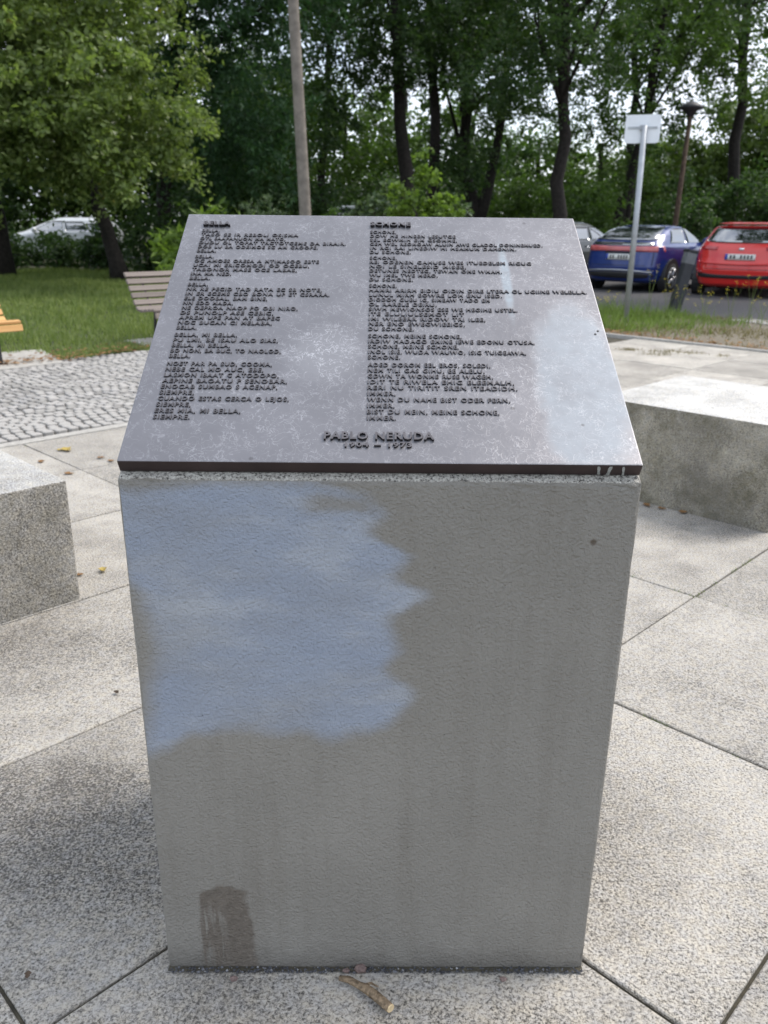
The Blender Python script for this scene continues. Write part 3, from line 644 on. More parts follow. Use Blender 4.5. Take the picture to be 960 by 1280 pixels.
for q, (x, y, lo, hi, rx, dn, mt, lab) in enumerate((
        (-17,34,1.0,8,3.6,1.0,'leaf_dark','dense dark tree behind the silver car at the far left'), (-12,36,1.0,8,3.4,1.0,'leaf_mid','dense tree directly behind the silver car'), (-8,37,1.0,8,3.0,1.0,'leaf_dark','dark tree behind the lime tree trunk'), (-19,40,.6,9,3.6,1.2,'leaf_dark','dense dark tree closing the view at the far left edge'), (-4.8,38,1.5,8,2.4,.7,'leaf_dark','dark slender tree behind the feathery tree'),
        (-1.5,42,1.0,7.2,2.6,.42,'leaf_mid','loose far tree left of the plaque centre trunks'), (1.2,40,1.0,6.8,2.4,.42,'leaf_mid','loose far tree between the plaque centre trunks'), (4.4,41,1.0,6.2,2.6,.38,'leaf_dark','loose far tree behind the fork trunked tree'), (7.6,42,1.0,5.2,2.6,.34,'leaf_mid','loose far tree behind the straight dark trunk'),
        (10.8,43,1.0,5.0,2.6,.34,'leaf_mid','loose far tree behind the white sign'), (13.4,44,1.0,5.2,2.4,.45,'leaf_fresh','light green far tree right of the street lamp'), (24,42,1.,7.5,4,.7,'leaf_mid','broad far tree at the right edge'))):
    woodtree(lab, [(x,y,-.05), (x+.1,y,2.5), (x-.1,y,5), (x,y,hi)], .17, [((x,y,(lo+hi)*.55),(rx,2.2,(hi-lo)*.55)), ((x+.8,y,lo+1.3),(rx*.7,1.6,1.5))], int(330*dn), 60, .5, .24, M[mt], limbs=8)
# dark undergrowth, bush by bush
B_ = 'dark bushes under the trees'
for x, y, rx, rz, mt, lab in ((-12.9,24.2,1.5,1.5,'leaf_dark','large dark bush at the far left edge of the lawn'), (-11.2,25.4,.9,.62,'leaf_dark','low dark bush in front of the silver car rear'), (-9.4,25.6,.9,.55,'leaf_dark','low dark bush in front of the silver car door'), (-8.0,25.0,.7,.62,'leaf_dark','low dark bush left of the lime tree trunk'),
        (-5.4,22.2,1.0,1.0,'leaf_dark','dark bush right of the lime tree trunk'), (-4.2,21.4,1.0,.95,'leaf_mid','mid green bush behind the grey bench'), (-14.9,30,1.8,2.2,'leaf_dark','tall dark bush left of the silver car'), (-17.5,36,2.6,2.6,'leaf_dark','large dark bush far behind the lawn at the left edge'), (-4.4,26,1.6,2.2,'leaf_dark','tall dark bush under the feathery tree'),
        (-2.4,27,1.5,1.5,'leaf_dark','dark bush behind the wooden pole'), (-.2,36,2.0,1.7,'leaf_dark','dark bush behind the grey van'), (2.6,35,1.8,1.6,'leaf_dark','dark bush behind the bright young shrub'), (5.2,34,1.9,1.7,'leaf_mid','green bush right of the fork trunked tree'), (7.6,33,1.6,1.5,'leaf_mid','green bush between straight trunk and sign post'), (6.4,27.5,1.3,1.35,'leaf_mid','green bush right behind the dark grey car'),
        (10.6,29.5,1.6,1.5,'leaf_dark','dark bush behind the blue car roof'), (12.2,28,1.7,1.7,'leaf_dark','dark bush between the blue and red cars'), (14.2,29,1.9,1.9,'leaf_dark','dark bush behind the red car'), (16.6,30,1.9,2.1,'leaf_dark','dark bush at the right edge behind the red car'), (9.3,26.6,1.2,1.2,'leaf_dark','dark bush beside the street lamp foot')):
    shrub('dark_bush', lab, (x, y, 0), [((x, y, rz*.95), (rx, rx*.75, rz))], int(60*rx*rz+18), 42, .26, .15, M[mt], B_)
# bright young growth near the plaque
shrub('young_shrub', 'bright yellow-green young shrub rising behind the plaque centre', (.72,13,0), [((.72,13,1.4),(.36,.32,.62)), ((.62,13,2.05),(.09,.10,.42)), ((1.0,13,1.35),(.33,.3,.55)), ((.36,13,1.45),(.28,.25,.5)), ((.75,13,1.95),(.12,.12,.25))], 170, 22, .075, .085, M['leaf_bright'], aspect=.7)
shrub('grey_leaved_shrub', 'grey-green leafy shrub left of the bright young shrub', (.15,13.3,0), [((.12,13.3,1.45),(.34,.3,.58)), ((-.3,13.4,1.2),(.3,.3,.6)), ((1.15,13.3,1.4),(.25,.25,.4))], 120, 22, .08, .09, M['leaf_grey'], aspect=.7)
shrub('feathery_weed_patch', 'feathery green weeds at the left of the wooden pole', (-1.9,15,0), [((-1.95,15,1.0),(.65,.4,.78))], 150, 34, .10, .075, M['leaf_grey'], aspect=.25, cat='weeds', droop=-.2)
shrub('low_green_weeds', 'low green weeds between pole and shrub above the plaque', (-.75,14.5,0), [((-.75,14.5,.85),(.5,.35,.72))], 90, 26, .10, .08, M['leaf_mid'], aspect=.4, cat='weeds', droop=-.1)
shrub('fern_like_shrub', 'bright light green fern-like shrub beside the grey bench', (-3.2,14.2,0), [((-3.3,14.2,.75),(.5,.4,.3)), ((-3.05,14.2,1.15),(.35,.35,.2)), ((-2.75,14.3,.95),(.4,.4,.32)), ((-2.6,14.4,1.38),(.42,.3,.2))], 85, 26, .10, .17, M['leaf_bright'], aspect=.32, droop=.25)
# a far wood reads as one mass
C_ = []
for q in range(900):
    x = rng.uniform(-60, 75); y = 52+rng.uniform(0, 16)+abs(x)*.05; hmax = 4.9+1.3*math.sin(x*.33)+1.1*math.sin(x*.81+1)+(3 if x < -6 else 0)+max(0, abs(x-4)-20)*.15
    z = rng.uniform(.2, hmax); C_.append((x, y, z))
C_ = np.repeat(np.array(C_), 60, 0); C_ = C_+rng.normal(size=C_.shape)*np.array([.9, .7, .6]); C_ = C_[C_[:, 2] > 0]
V, F = leaf_arrays(C_, .42, .5); tag(mesh_np('far_wood', V, F, M['leaf_mid']), 'far green wood closing the view behind the trees', 'wood', kind='stuff')

# grass
def blades(P, h, wd, g=rng, lean=.45):
    n = len(P); a = g.uniform(0, 2*math.pi, n); s = np.stack([np.cos(a), np.sin(a), np.zeros(n)], 1)*wd[:, None]
    l = g.normal(size=(n, 3))*lean; l[:, 2] = 1; l /= np.linalg.norm(l, axis=1)[:, None]; tip = P+l*h[:, None]
    V = np.stack([P-s, P+s, tip], 1).reshape(-1, 3); return V, np.arange(3*n).reshape(-1, 3)
n = 170000
uu = rng.uniform(-5, 17, n); vv_ = 11.75+rng.random(n)**1.35*23; X = (uu-vv_)/2; Yg = (uu+vv_)/2
wob = 11.75+.14*np.sin(uu*2.1)+.1*np.sin(uu*5.3+1)
k_ = (X < .2) & (X > -13) & (Yg > 6) & (Yg < 25) & (np.abs(X) < Yg*.56+1) & (vv_ > wob)
pad1 = (uu > 2.4) & (uu < 5.3) & (vv_ < 12.75); pad2 = (uu > 6.95) & (uu < 9.6) & (vv_ < 12.85)
k_ &= ~(pad1 | pad2)
X, Yg = X[k_], Yg[k_]; n = len(X); pn = .5+.5*np.sin(X*2.3+np.sin(Yg*1.7)*1.4)*np.sin(Yg*1.9+X)
h = rng.uniform(.035, .085, n)*(1+.9*pn**3)*(1+(Yg-8)*.03); P = np.stack([X, Yg, np.full(n, -.008)], 1)
V, F = blades(P, h, .004+.0006*(Yg-6)); tag(mesh_np('lawn_grass', V, F, M['grass']), 'rough green grass of the lawn behind the cobbles', 'grass', kind='stuff')
# leaf litter on the lawn edge
def litter(P, size, mat, name, label):
    n = len(P); a = rng.uniform(0, 6.28, n); s = size*rng.uniform(.6, 1.3, n); d = np.stack([np.cos(a), np.sin(a), rng.uniform(-.1, .3, n)], 1); e = np.stack([-np.sin(a), np.cos(a), rng.uniform(-.3, .3, n)], 1)
    V = np.stack([P, P+d*(s*.5)[:, None]+e*(s*.35)[:, None], P+d*s[:, None], P+d*(s*.5)[:, None]-e*(s*.35)[:, None]], 1).reshape(-1, 3); V[:, 2] = np.maximum(V[:, 2], P[0, 2]*.5)
    return tag(mesh_np(name, V, np.arange(4*n).reshape(-1, 4), mat), label, 'leaves', kind='stuff')
n = 2600; uu = rng.uniform(-2, 15, n); vv_ = 11.7+np.abs(rng.normal(size=n))*.32+.1*np.sin(uu*2.1)
litter(np.stack([(uu-vv_)/2, (uu+vv_)/2, rng.uniform(.01, .04, n)], 1), .05, M['dead_leaf'], 'leaf_litter', 'brown fallen leaves along the lawn edge')
n = 900; uu = 14.12+np.abs(rng.normal(size=n))*.35; vv_ = rng.uniform(2, 9.5, n)
litter(np.stack([(uu-vv_)/2, (uu+vv_)/2, rng.uniform(.005, .03, n)], 1), .055, M['dead_leaf'], 'verge_leaf_litter', 'brown fallen leaves along the verge edging')
# verge grass: lush round the sign, parched to the right
def verge(n, u0, u1, v0, v1, hh, mat, name, label, dens=None):
    uu = rng.uniform(u0, u1, n); vv_ = rng.uniform(v0, v1, n); k_ = np.ones(n, bool) if dens is None else rng.random(n) < dens(uu, vv_)
    uu, vv_ = uu[k_], vv_[k_]; n = len(uu); P = np.stack([(uu-vv_)/2, (uu+vv_)/2, np.full(n, -.01)], 1)
    V, F = blades(P, rng.uniform(.35, 1., n)*hh*(1+.6*np.sin(uu*3+vv_*2.3)*np.sin(vv_*4)), rng.uniform(.004, .009, n), lean=.7)
    return tag(mesh_np(name, V, F, mat), label, 'grass', kind='stuff')
verge(13500, 14.6, 18.6, 6.4, 12, .27, M['verge_weed'], 'verge_grass', 'tall green weeds round the sign post and bollard', lambda a, b: np.clip((b-6.6)/2.2, 0, 1)*np.clip((a-14.3)/.8, .15, 1)*np.clip(.55+.8*np.sin(a*2.7+b)*np.sin(b*3.1-a), .12, 1))
verge(9000, 14.2, 18.9, 2.5, 9.5, .10, M['drygrass'], 'dry_verge_grass', 'short dry grass on the verge', lambda a, b: np.clip(np.sin(a*2.+b)*.5+.55, 0, 1))
VV = []; 
for x, y, r_, n in ((2.93,9.66,.07,130), (3.16,9.3,.09,120), (3.34,9.52,.11,200), (3.56,9.42,.09,120), (3.86,9.22,.05,60)):
    VV.append(np.stack([x+rng.normal(size=n)*r_, y+rng.normal(size=n)*r_*.6, np.full(n, -.006)], 1))
P = np.concatenate(VV); V, F = blades(P, rng.uniform(.02, .06, len(P)), np.full(len(P), .004), lean=.8)
tag(mesh_np('joint_grass', V, F, M['drygrass']), 'sparse grass in the paving joints behind the right block', 'grass', kind='stuff')
# thin moss in near joints
n = 5200; P = []
for (u_a, v_a, u_b, v_b, m_) in ((2.87,-.6,2.87,1.3,900), (4.14,1.2,4.14,2.1,500), (3.9,1.66,5.4,1.66,260), (1.0,7.33,6.6,7.33,700)):
    s = rng.random(m_); s = s[np.sin(s*17+u_a)+np.sin(s*41) > .2]
    uu = u_a+(u_b-u_a)*s+rng.normal(size=len(s))*.006; vv_ = v_a+(v_b-v_a)*s+rng.normal(size=len(s))*.006
    P.append(np.stack([(uu-vv_)/2, (uu+vv_)/2, np.full(len(s), -.008)], 1))
P = np.concatenate(P); V, F = blades(P, rng.uniform(.006, .02, len(P)), np.full(len(P), .0016), lean=1.)
tag(mesh_np('joint_moss', V, F, M['grass']), 'thin moss and grass in the paving joints', 'moss', kind='stuff')
# yellow flowering weeds
FG = 'yellow flowering weeds on the verge'
for x, y, h_ in ((3.35,12.5,.36), (3.5,12.9,.42), (4.25,13.2,.75), (4.45,13.0,.55), (4.75,13.3,.42), (4.9,12.6,.35), (5.2,12.4,.6), (5.42,12.25,.68), (5.5,12.0,.4), (5.0,12.9,.5)):
    f = tag(empty('flowering_weed', (x, y, 0)), 'spindly green weed with small yellow flowers on the verge', 'weed', FG)
    ms, mp = MB(), MB()
    for q in range(5):
        e = np.array([rng.normal()*.09, rng.normal()*.07, h_*rng.uniform(.75, 1.05)]); ms.tube([(0,0,-.01), e*[.3,.3,.55], e], [.0026, .002, .0012], 4)
        for w_ in range(3):
            c_ = e+rng.normal(size=3)*[.018,.018,.02]
            for pq in range(4):
                a = pq*1.57+.4; mp.add([c_, c_+np.array([math.cos(a-.5), math.sin(a-.5), .25])*.012, c_+np.array([math.cos(a), math.sin(a), .35])*.02, c_+np.array([math.cos(a+.5), math.sin(a+.5), .25])*.012], [(0,1,2,3)])
    ms.build('stem', M['grass'], f); tag(mp.build('flower', M['petal'], f), kind='stuff')

# ------------------------------------------------------------------ street furniture
mb = MB(); mb.tube([(-1.085,14,-.05), (-1.16,14,1.46), (-1.28,14,4.47), (-1.39,14,7.4)], [.100, .095, .080, .07], 14)
pole = tag(empty('wooden_pole', (-1.085,14,0)), 'tall slightly leaning weathered wooden pole behind the plaque', 'pole')
child(mb.build('pole', M['pole_wood'], None, True), pole)
# sign seen from behind
sg = tag(empty('road_sign', (3.76,12.7,0)), 'white square sign seen from behind on a thin grey post', 'sign')
mb = MB(); mb.tube([(0,0,-.05), (-.005,0,1.4), (-.02,0,2.70)], .042, 12); mb.build('post', M['galv'], sg, True)
rc = [(sx*.195+.045*math.cos(a), sy*.14+.045*math.sin(a)) for sx, sy, a0 in ((1,1,0), (-1,1,90), (-1,-1,180), (1,-1,270)) for a in (R(a0), R(a0+30), R(a0+60), R(a0+90))]
bm = bm_poly_prism(rc, -.002, .002); bmesh.ops.rotate(bm, verts=bm.verts, matrix=Matrix.Rotation(R(90), 3, 'X'))
pt = mesh_bm('sign_plate', bm, M['sign_back'], sg); pt.location = (-.03, .052, 2.66); pt.rotation_euler = (0, 0, R(-16))
mb = MB(); mb.box(-.20, .20, -.012, -.001, .0, .03); mb.box(-.045, .035, -.06, -.012, -.01, .045)
br = mb.build('bracket', M['galv'], sg); br.location = pt.location; br.rotation_euler = pt.rotation_euler
# leaning bollard
bo = tag(empty('bollard', (4.92,14.0,0)), 'charcoal square bollard leaning to the right in the verge', 'bollard'); bo.rotation_euler = (0, R(11), R(12))
mesh_bm('post', bm_box(-.085, .085, -.07, .07, -.06, .80, .012, 2), M['bollard'], bo)
mesh_bm('reflector_band', bm_box(-.087, .087, -.072, .072, .802, .985, .012, 2), M['bollard_light'], bo)
mesh_bm('cap', bm_box(-.097, .097, -.085, .085, .987, 1.03, .012, 2), M['bollard'], bo)
# street lamp
la = tag(empty('street_lamp', (8.15,24,0)), 'old street lamp with flat mushroom head behind the parked cars', 'street lamp')
mb = MB(); mb.tube([(0,0,-.05), (.0,0,.9), (.04,0,1.44), (.10,0,4.2)], [.10,.095,.075,.06], 10); mb.build('post', M['bark_brown'], la, True)
V = []; F = []
prof = [(.06,4.12), (.13,4.2), (.16,4.26), (.29,4.31), (.31,4.35), (.22,4.42), (.12,4.47), (.01,4.5)]
for r_, z in prof:
    for k_ in range(16): V.append((.10+r_*math.cos(k_*math.pi/8), r_*math.sin(k_*math.pi/8), z))
for i in range(len(prof)-1):
    for k_ in range(16): F.append((i*16+k_, i*16+(k_+1) % 16, (i+1)*16+(k_+1) % 16, (i+1)*16+k_))
polys('lamp_head', V, F, M['dark_metal'], la, True)

# ------------------------------------------------------------------ cars (local x across, y forward from the tail, z up)
def make_car(label, loc, heading, paint_, prof, n_exp=5.5, group='parked cars', kind='hatch', plate_off=0.):
    z_, yr, yf, hw = (np.array(c, float) for c in zip(*prof))
    def q(z): return np.interp(z, z_, yr), np.interp(z, z_, yf), np.interp(z, z_, hw)
    car = tag(empty('parked_car', (*loc, 0), -heading), label, 'car', group)
    NS = 56; V = []; F = []; zs = np.unique(np.concatenate([np.linspace(z_[0], z_[-1], 46), z_]))
    for z in zs:
        a, b, w_ = q(z); yc, hy = (a+b)/2, (b-a)/2
        for k in range(NS):
            th = 2*math.pi*k/NS; c, s = math.cos(th), math.sin(th)
            V.append((w_*np.sign(c)*abs(c)**(2/n_exp), yc+hy*np.sign(s)*abs(s)**(2/n_exp), z))
    for i in range(len(zs)-1):
        for k in range(NS): F.append((i*NS+k, i*NS+(k+1) % NS, (i+1)*NS+(k+1) % NS, (i+1)*NS+k))
    F.append(tuple(range((len(zs)-1)*NS, len(zs)*NS))); F.append(tuple(range(NS))[::-1])
    polys('body', V, F, paint_, car, True)
    def rear(name, a0, a1, zfun0, zfun1, mat, off=.006, nx=14, nz=6, parent=car):
        V = []; F = []
        for j in range(nz+1):
            for i in range(nx+1):
                a = a0+(a1-a0)*i/nx; z0, z1 = zfun0(a), zfun1(a); z = z0+(z1-z0)*j/nz; y0, y1, w_ = q(z); yc, hy = (y0+y1)/2, (y1-y0)/2
                V.append((a*w_, yc-hy*(1-min(.999, abs(a))**n_exp)**(1/n_exp)-off, z+off*.5))
        for j in range(nz):
            for i in range(nx): b = j*(nx+1)+i; F.append((b, b+1, b+nx+2, b+nx+1))
        n0 = len(V); V += [(x, y+off*.9+.004, z) for x, y, z in V]        # a thin slab, closed round the rim
        rim_ = [i for i in range(nx+1)]+[j*(nx+1)+nx for j in range(1, nz+1)]+[nz*(nx+1)+i for i in range(nx-1, -1, -1)]+[j*(nx+1) for j in range(nz-1, 0, -1)]
        F += [(rim_[(i+1) % len(rim_)], rim_[i], rim_[i]+n0, rim_[(i+1) % len(rim_)]+n0) for i in range(len(rim_))]
        return polys(name, V, F, mat, parent, True)
    def side(name, sx, yz, mat, off=.006, nz=6, ny=10, parent=car):
        (za, ya0, ya1), (zb, yb0, yb1) = yz; V = []; F = []
        for j in range(nz+1):
            f = j/nz; z = za+(zb-za)*f; y0_, y1_ = ya0+(yb0-ya0)*f, ya1+(yb1-ya1)*f; a, b, w_ = q(z); yc, hy = (a+b)/2, (b-a)/2
            for i in range(ny+1):
                y = y0_+(y1_-y0_)*i/ny; t_ = min(.999, abs((y-yc)/hy)); V.append((sx*(w_*(1-t_**n_exp)**(1/n_exp)+off), y, z))
        for j in range(nz):
            for i in range(ny): b = j*(ny+1)+i; F.append((b, b+1, b+ny+2, b+ny+1))
        n0 = len(V); V += [(x-sx*(off+.006), y, z) for x, y, z in V]
        rim_ = [i for i in range(ny+1)]+[j*(ny+1)+ny for j in range(1, nz+1)]+[nz*(ny+1)+i for i in range(ny-1, -1, -1)]+[j*(ny+1) for j in range(nz-1, 0, -1)]
        F += [(rim_[i], rim_[(i+1) % len(rim_)], rim_[(i+1) % len(rim_)]+n0, rim_[i]+n0) for i in range(len(rim_))]
        return polys(name, V, F, mat, parent, True)
    K = lambda c: (lambda a: c)
    yw = (.78, yf.max()-.82); W = hw.max()
    if kind == 'hatch':
        for sx in (-1, 1):
            side('door_gap', sx, ((.40, 1.575, 1.587), (1.0, 1.575, 1.587)), M['trim'], .003, 6, 1); side('door_gap', sx, ((.40, 2.60, 2.612), (.98, 2.74, 2.752)), M['trim'], .003, 6, 1)
            rear('tailgate_gap', sx*.80-.006, sx*.80+.006, lambda a: .56, lambda a: .83, M['trim'], .003, 1, 6)
        rear('tailgate_gap', -.80, .80, lambda a: .553, lambda a: .563, M['trim'], .003, 12, 1)
    for sx in (-1, 1):
        for y in yw:
            arch = []; 
            mb = MB(); mb.tube([(sx*(W-.16), y, .33), (sx*(W+.006), y, .33)], .375, 24); mb.build('wheel_arch', M['trim'], car)
            wh = MB(); wh.tube([(sx*(W-.18), y, .30), (sx*(W-.01), y, .30), (sx*(W+.014), y, .30)], [.315,.315,.29], 24); wo_ = wh.build('wheel', M['tyre'], car, True)
            rm = MB(); rm.tube([(sx*(W+.01), y, .30), (sx*(W+.022), y, .30)], .06, 12)
            for k in range(5):
                a = k*2*math.pi/5; rm.tube([(sx*(W+.018), y, .30), (sx*(W+.018), y+.2*math.cos(a), .30+.2*math.sin(a))], [.034,.028], 6)
            rg = [(sx*(W+.017), y+.205*math.cos(a), .30+.205*math.sin(a)) for a in np.linspace(0, 2*math.pi, 25)]; rm.tube(rg, .014, 6, False)
            rm.build('rim', M['rim'], wo_, True)
    return car, rear, side, K, q
blue_prof = [(.20,.16,4.0,.76), (.26,.05,4.12,.82), (.38,.0,4.2,.865), (.55,-.02,4.24,.88), (.74,.02,4.2,.885), (.84,.05,3.95,.88), (.92,.07,3.5,.872), (.99,.09,3.12,.86), (1.03,.12,2.98,.83), (1.12,.24,2.75,.79), (1.25,.46,2.45,.73), (1.36,.78,2.15,.665), (1.42,1.05,1.95,.60), (1.45,1.25,1.85,.5), (1.465,1.4,1.75,.35)]
def side_glass(side, mats=M['glass']):
    for sx in (-1, 1):
        side('rear_side_window', sx, ((1.03, .72, 1.55), (1.33, 1.02, 1.62)), mats)
        side('front_side_window', sx, ((1.03, 1.62, 2.72), (1.35, 1.68, 2.02)), mats)
        side('door_handle', sx, ((.86, 1.30, 1.46), (.885, 1.30, 1.46)), M['chrome'], .02, 1, 2)
def mirrors(car, y=2.55, z=1.02, w_=.84, mat=None):
    for sx in (-1, 1):
        mb = MB(); mb.tube([(sx*w_, y, z), (sx*(w_+.06), y-.01, z+.03), (sx*(w_+.14), y-.03, z+.05), (sx*(w_+.18), y-.03, z+.05)], [.03,.07,.085,.05], 10); mb.build('wing_mirror', mat, car, True)
def plate_on(rear, car, q, z0, z1, mid=0.):
    pl_ = rear('number_plate', mid-.30, mid+.30, lambda a: z0, lambda a: z1, M['plate'], .018, 6, 2)
    rear('plate_band', mid-.30, mid-.245, lambda a: z0+.004, lambda a: z1-.004, M['plate_blue'], .021, 2, 2, pl_)
    for k in range(7):
        a = mid-.20+k*.068
        if k == 2: continue
        rear('plate_character', a, a+.038, lambda b: z0+.022, lambda b: z1-.022, M['plate_ink'], .021, 1, 1, pl_)
# blue hatchback
car, rear, side, K, q = make_car('metallic blue hatchback with a full-width red tail light bar', (5.28,18.95), R(42), M['blue_paint'], [(a*.955, b, c, d*1.07) for a, b, c, d in blue_prof])
rear('rear_window', -.86, .86, lambda a: 1.075+.02*abs(a)**3, lambda a: 1.375-.03*abs(a)**3, M['glass'], .008)
rear('lower_rear_window', -.80, .80, K(.965), K(1.04), M['glass'], .008, 14, 3)
rear('tail_light', -.95, .95, lambda a: .845-.01*a*a, lambda a: .945+.01*a*a, M['red_lens_pale'], .018, 18, 3)
rear('lower_bumper', -.97, .97, lambda a: .27+.05*a*a, lambda a: .42-.06*a*a, M['trim'], .014, 16, 3)
rear('silver_bumper_strip', -.90, .90, lambda a: .43-.05*a*a, lambda a: .465-.05*a*a, M['rim'], .016, 16, 1)
rear('handle_recess', -.34, .34, K(.80), K(.835), M['trim'], .010, 6, 1)
plate_on(rear, car, q, .665, .785); side_glass(side); mirrors(car, mat=M['blue_paint'])
rear('parcel_shelf_strip', -.62, .05, K(.985), K(1.025), M['trim'], .0095, 6, 1)  # matte black strip across the lower rear window
# red hatchback
red_prof = [(.20,.16,3.85,.74), (.26,.05,3.95,.80), (.40,.0,4.02,.85), (.55,-.03,4.05,.865), (.66,-.02,4.04,.87), (.80,.03,3.95,.87), (.90,.05,3.6,.865), (.98,.07,3.1,.85), (1.03,.10,2.95,.815), (1.15,.20,2.70,.765), (1.30,.33,2.35,.69), (1.40,.42,2.1,.64), (1.44,.47,1.95,.60), (1.47,.62,1.85,.52), (1.485,.85,1.7,.40)]
car, rear, side, K, q = make_car('bright red hatchback cut by the right edge of the picture', (7.35,17.45), R(33), M['red_paint'], [(a*.955, b, c, d*1.12) for a, b, c, d in red_prof])
rear('rear_window', -.86, .86, lambda a: 1.06+.05*abs(a)**4, lambda a: 1.36, M['glass'], .008)
rear('roof_spoiler', -.97, .97, K(1.385), K(1.425), M['red_paint'], .10, 14, 2)
rear('wiper', -.02, .42, lambda a: 1.072+.03*a, lambda a: 1.10+.03*a, M['trim'], .03, 6, 1)
for s_ in (-1, 1):
    rear('tail_light', min(s_*.50, s_*.97), max(s_*.50, s_*.97), lambda a: .905+.03*abs(a), lambda a: .955+.06*abs(a), M['red_lens'], .016, 8, 4)
    rear('reflector', min(s_*.74, s_*.90), max(s_*.74, s_*.90), K(.45), K(.50), M['red_lens'], .022, 4, 2)
rear('bumper_trim', -.95, .95, lambda a: .36+.015*a*a, lambda a: .435+.10*a**4, M['trim'], .014, 18, 3)
rear('crease_ridge', -.93, .93, lambda a: .625+.03*abs(a), lambda a: .66+.03*abs(a), M['red_paint'], .022, 16, 1)  # raised strip of body paint along the crease
rear('badge', -.05, .05, K(.925), K(.965), M['chrome'], .016, 4, 2)
plate_on(rear, car, q, .73, .845); side_glass(side); mirrors(car, mat=M['trim'])
# dark hatchback mostly hidden by the plaque
car, rear, side, K, q = make_car('dark grey hatchback mostly hidden behind the plaque beside the blue car', (3.75,21.75), R(45), M['dark_paint'], blue_prof)
rear('rear_window', -.84, .84, K(1.07), K(1.36), M['glass'], .008); rear('tail_light', -.95, -.6, K(.82), K(.95), M['red_lens'], .016, 6, 3); rear('tail_light', .6, .95, K(.82), K(.95), M['red_lens'], .016, 6, 3)
plate_on(rear, car, q, .6, .72); side_glass(side); mirrors(car, mat=M['dark_paint'])
# silver car side-on behind the lawn bushes
car, rear, side, K, q = make_car('silver estate car seen side-on through the bushes behind the lawn', (-8.6,29.2), R(-92), M['silver_paint'], [(a, b*.5, c, d) for a, b, c, d in blue_prof])
side_glass(side); mirrors(car, mat=M['silver_paint']); rear('tail_light', -.95, -.7, K(.8), K(1.0), M['red_lens'], .016, 5, 3)
for sx in (-1, 1): side('boot_window', sx, ((1.03, .25, .66), (1.28, .42, .92)), M['glass'])
# van whose white roof edge shows just above the plaque
van_prof = [(.22,.12,4.6,.82), (.4,.0,4.7,.9), (.9,.0,4.6,.92), (1.1,.02,4.0,.92), (1.5,.05,3.4,.88), (1.86,.10,2.9,.82), (1.93,.16,2.8,.78), (1.96,.3,2.6,.70)]
car, rear, side, K, q = make_car('grey van with pale roof edge peeping over the plaque centre', (-.95,31), R(12), M['dark_paint'], van_prof)
rear('rear_window', -.82, .82, K(1.2), K(1.72), M['glass'], .01); rear('roof_edge', -.97, .97, K(1.84), K(1.95), M['white_paint'], .03, 14, 3)
rear('tail_light', -.96, -.85, K(.8), K(1.2), M['red_lens'], .016, 3, 3); rear('tail_light', .85, .96, K(.8), K(1.2), M['red_lens'], .016, 3, 3)

# ------------------------------------------------------------------ small things on the paving
st = tag(empty('broken_stick', (0,1.14,0)), 'short broken brown stick with a pale sawn end at the pillar foot', 'stick')
P = [(-.062,1.176,.008), (-.045,1.172,.010), (-.025,1.160,.010), (-.012,1.152,.011), (.004,1.140,.011), (.018,1.126,.011), (.033,1.112,.011)]
Vt, Ft = tube_np(P, [.0042,.0062,.0062,.0085,.0085,.0086,.009], 12); Vt = Vt+rng.normal(size=Vt.shape)*.0009
child(polys('bark', Vt, Ft, M['stick'], None, True), st)
mb = MB(); mb.tube([(.0325,1.1125,.011), (.0345,1.110,.011)], [.0082,.0074], 12); child(mb.build('broken_end', M['stick_end'], None), st)
mb = MB(); mb.tube([(-.014,1.155,.016), (-.002,1.162,.013), (.012,1.158,.008)], [.003,.0025,.001], 6); child(mb.build('twig', M['stick'], None), st)
def pebble(x, y, r, label, mat=M['pink_stone']):
    bm = bmesh.new(); bmesh.ops.create_icosphere(bm, subdivisions=1, radius=r*.9)
    for v in bm.verts: v.co = Vector((v.co.x*random.uniform(.9,1.45)+x, v.co.y*random.uniform(.6,1.05)+y, max(0, v.co.z*random.uniform(.6,.75)+r*.42)))
    return tag(mesh_bm('pebble', bm, mat), label, 'pebble', 'reddish pebbles at the pillar foot')
pebble(-.050,1.197,.0075, 'small reddish pebble left of the larger one at the pillar foot'); pebble(-.022,1.200,.0135, 'largest reddish pebble at the pillar foot above the stick')
pebble(-.262,1.180,.0085, 'reddish pebble below the brown stain at the pillar foot'); pebble(.248,1.180,.0075, 'reddish pebble at the right of the pillar foot')
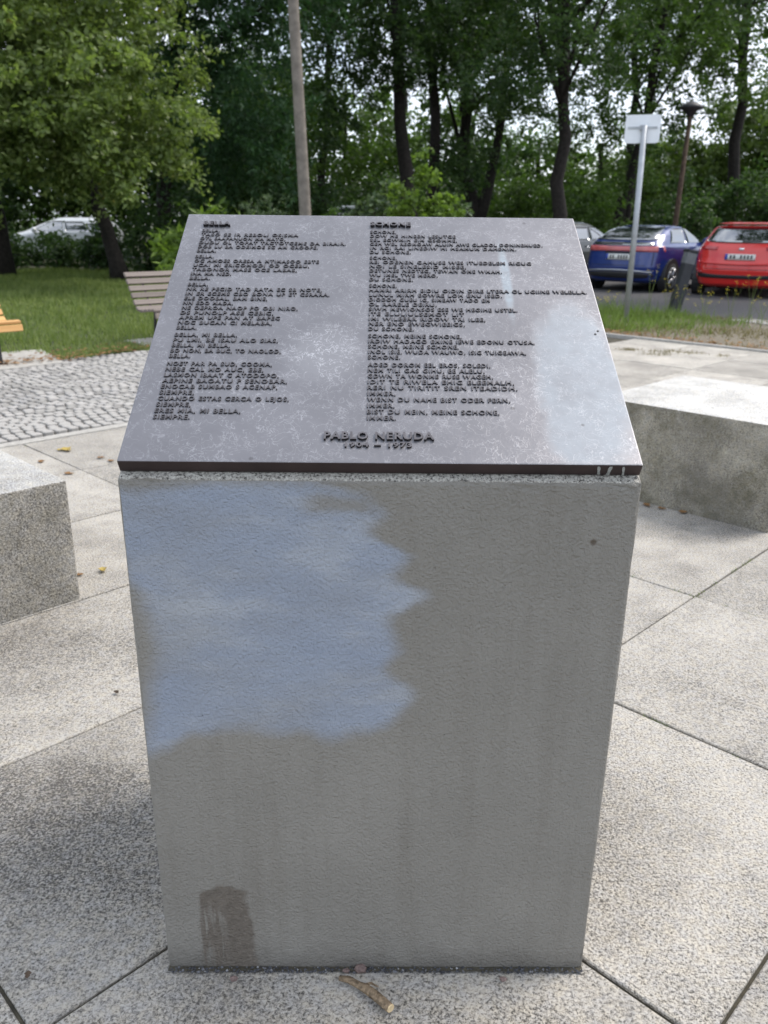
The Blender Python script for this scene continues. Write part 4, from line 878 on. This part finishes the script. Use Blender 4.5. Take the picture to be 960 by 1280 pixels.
def fallen(x, y, s, mat, label, rot=0., curl=.35):
    pts = [(0,0), (.28,.30), (.20,.55), (.42,.62), (.25,.85), (0,1.05), (-.25,.85), (-.42,.6), (-.2,.52), (-.3,.28)]
    V = [(0,.5,0)]+[(a, b, 0) for a, b in pts]; c, sn = math.cos(rot), math.sin(rot)
    W_ = [(x+s*(a*c-(b-.5)*sn), y+s*(a*sn+(b-.5)*c), .005+s*curl*(a*a*1.6+(b-.5)**2*.7)+random.uniform(0,.002)) for a, b, _ in V]
    n0 = len(W_); W_ += [(a, b, z-.0012) for a, b, z in W_]; F = []
    for k in range(10):
        i, j = 1+k, 1+(k+1) % 10; F += [(0, i, j), (n0, n0+j, n0+i), (i, n0+i, n0+j, j)]
    return tag(polys('fallen_leaf', W_, F, mat), label, 'leaf', 'fallen leaves on the paving')
fallen(-1.92,4.97,.085, M['yellow_leaf'], 'large yellow fallen leaf on the paving near the cobbles', .8, .6); fallen(-1.96,4.98,.05, M['yellow_leaf'], 'small yellow leaf touching the large yellow leaf near the cobbles', 2.)
fallen(-1.98,4.71,.05, M['dead_leaf'], 'brown leaf on the paving behind the left block, nearest its edge', .3); fallen(-1.73,4.47,.055, M['dead_leaf'], 'dark brown leaf midway between left block and pillar', 1.4)
fallen(-1.66,4.81,.045, M['dead_leaf'], 'left one of two brown leaves close to the plaque corner', 2.2); fallen(-1.58,4.74,.045, M['dead_leaf'], 'right one of two brown leaves close to the plaque corner', 4.2)
fallen(-1.11,3.10,.042, M['yellow_leaf'], 'curled yellow-brown leaf between left block and pillar', .4, .9); fallen(-1.19,3.06,.03, M['dead_leaf'], 'small brown leaf touching the left block corner', 1.9)
fallen(1.39,3.99,.05, M['dead_leaf'], 'leftmost brown leaf at the foot of the right block', .2); fallen(1.45,3.94,.04, M['dead_leaf'], 'middle brown leaf at the foot of the right block', 1.2); fallen(1.54,3.89,.055, M['dead_leaf'], 'rightmost brown leaf at the foot of the right block', 2.7)
fallen(-.78,2.18,.02, M['bark_brown'], 'small dark leaf scrap on the paving left of the pillar', .9); fallen(-.65,1.185,.016, M['bark_brown'], 'tiny dark leaf scrap near the lower left corner', .2)
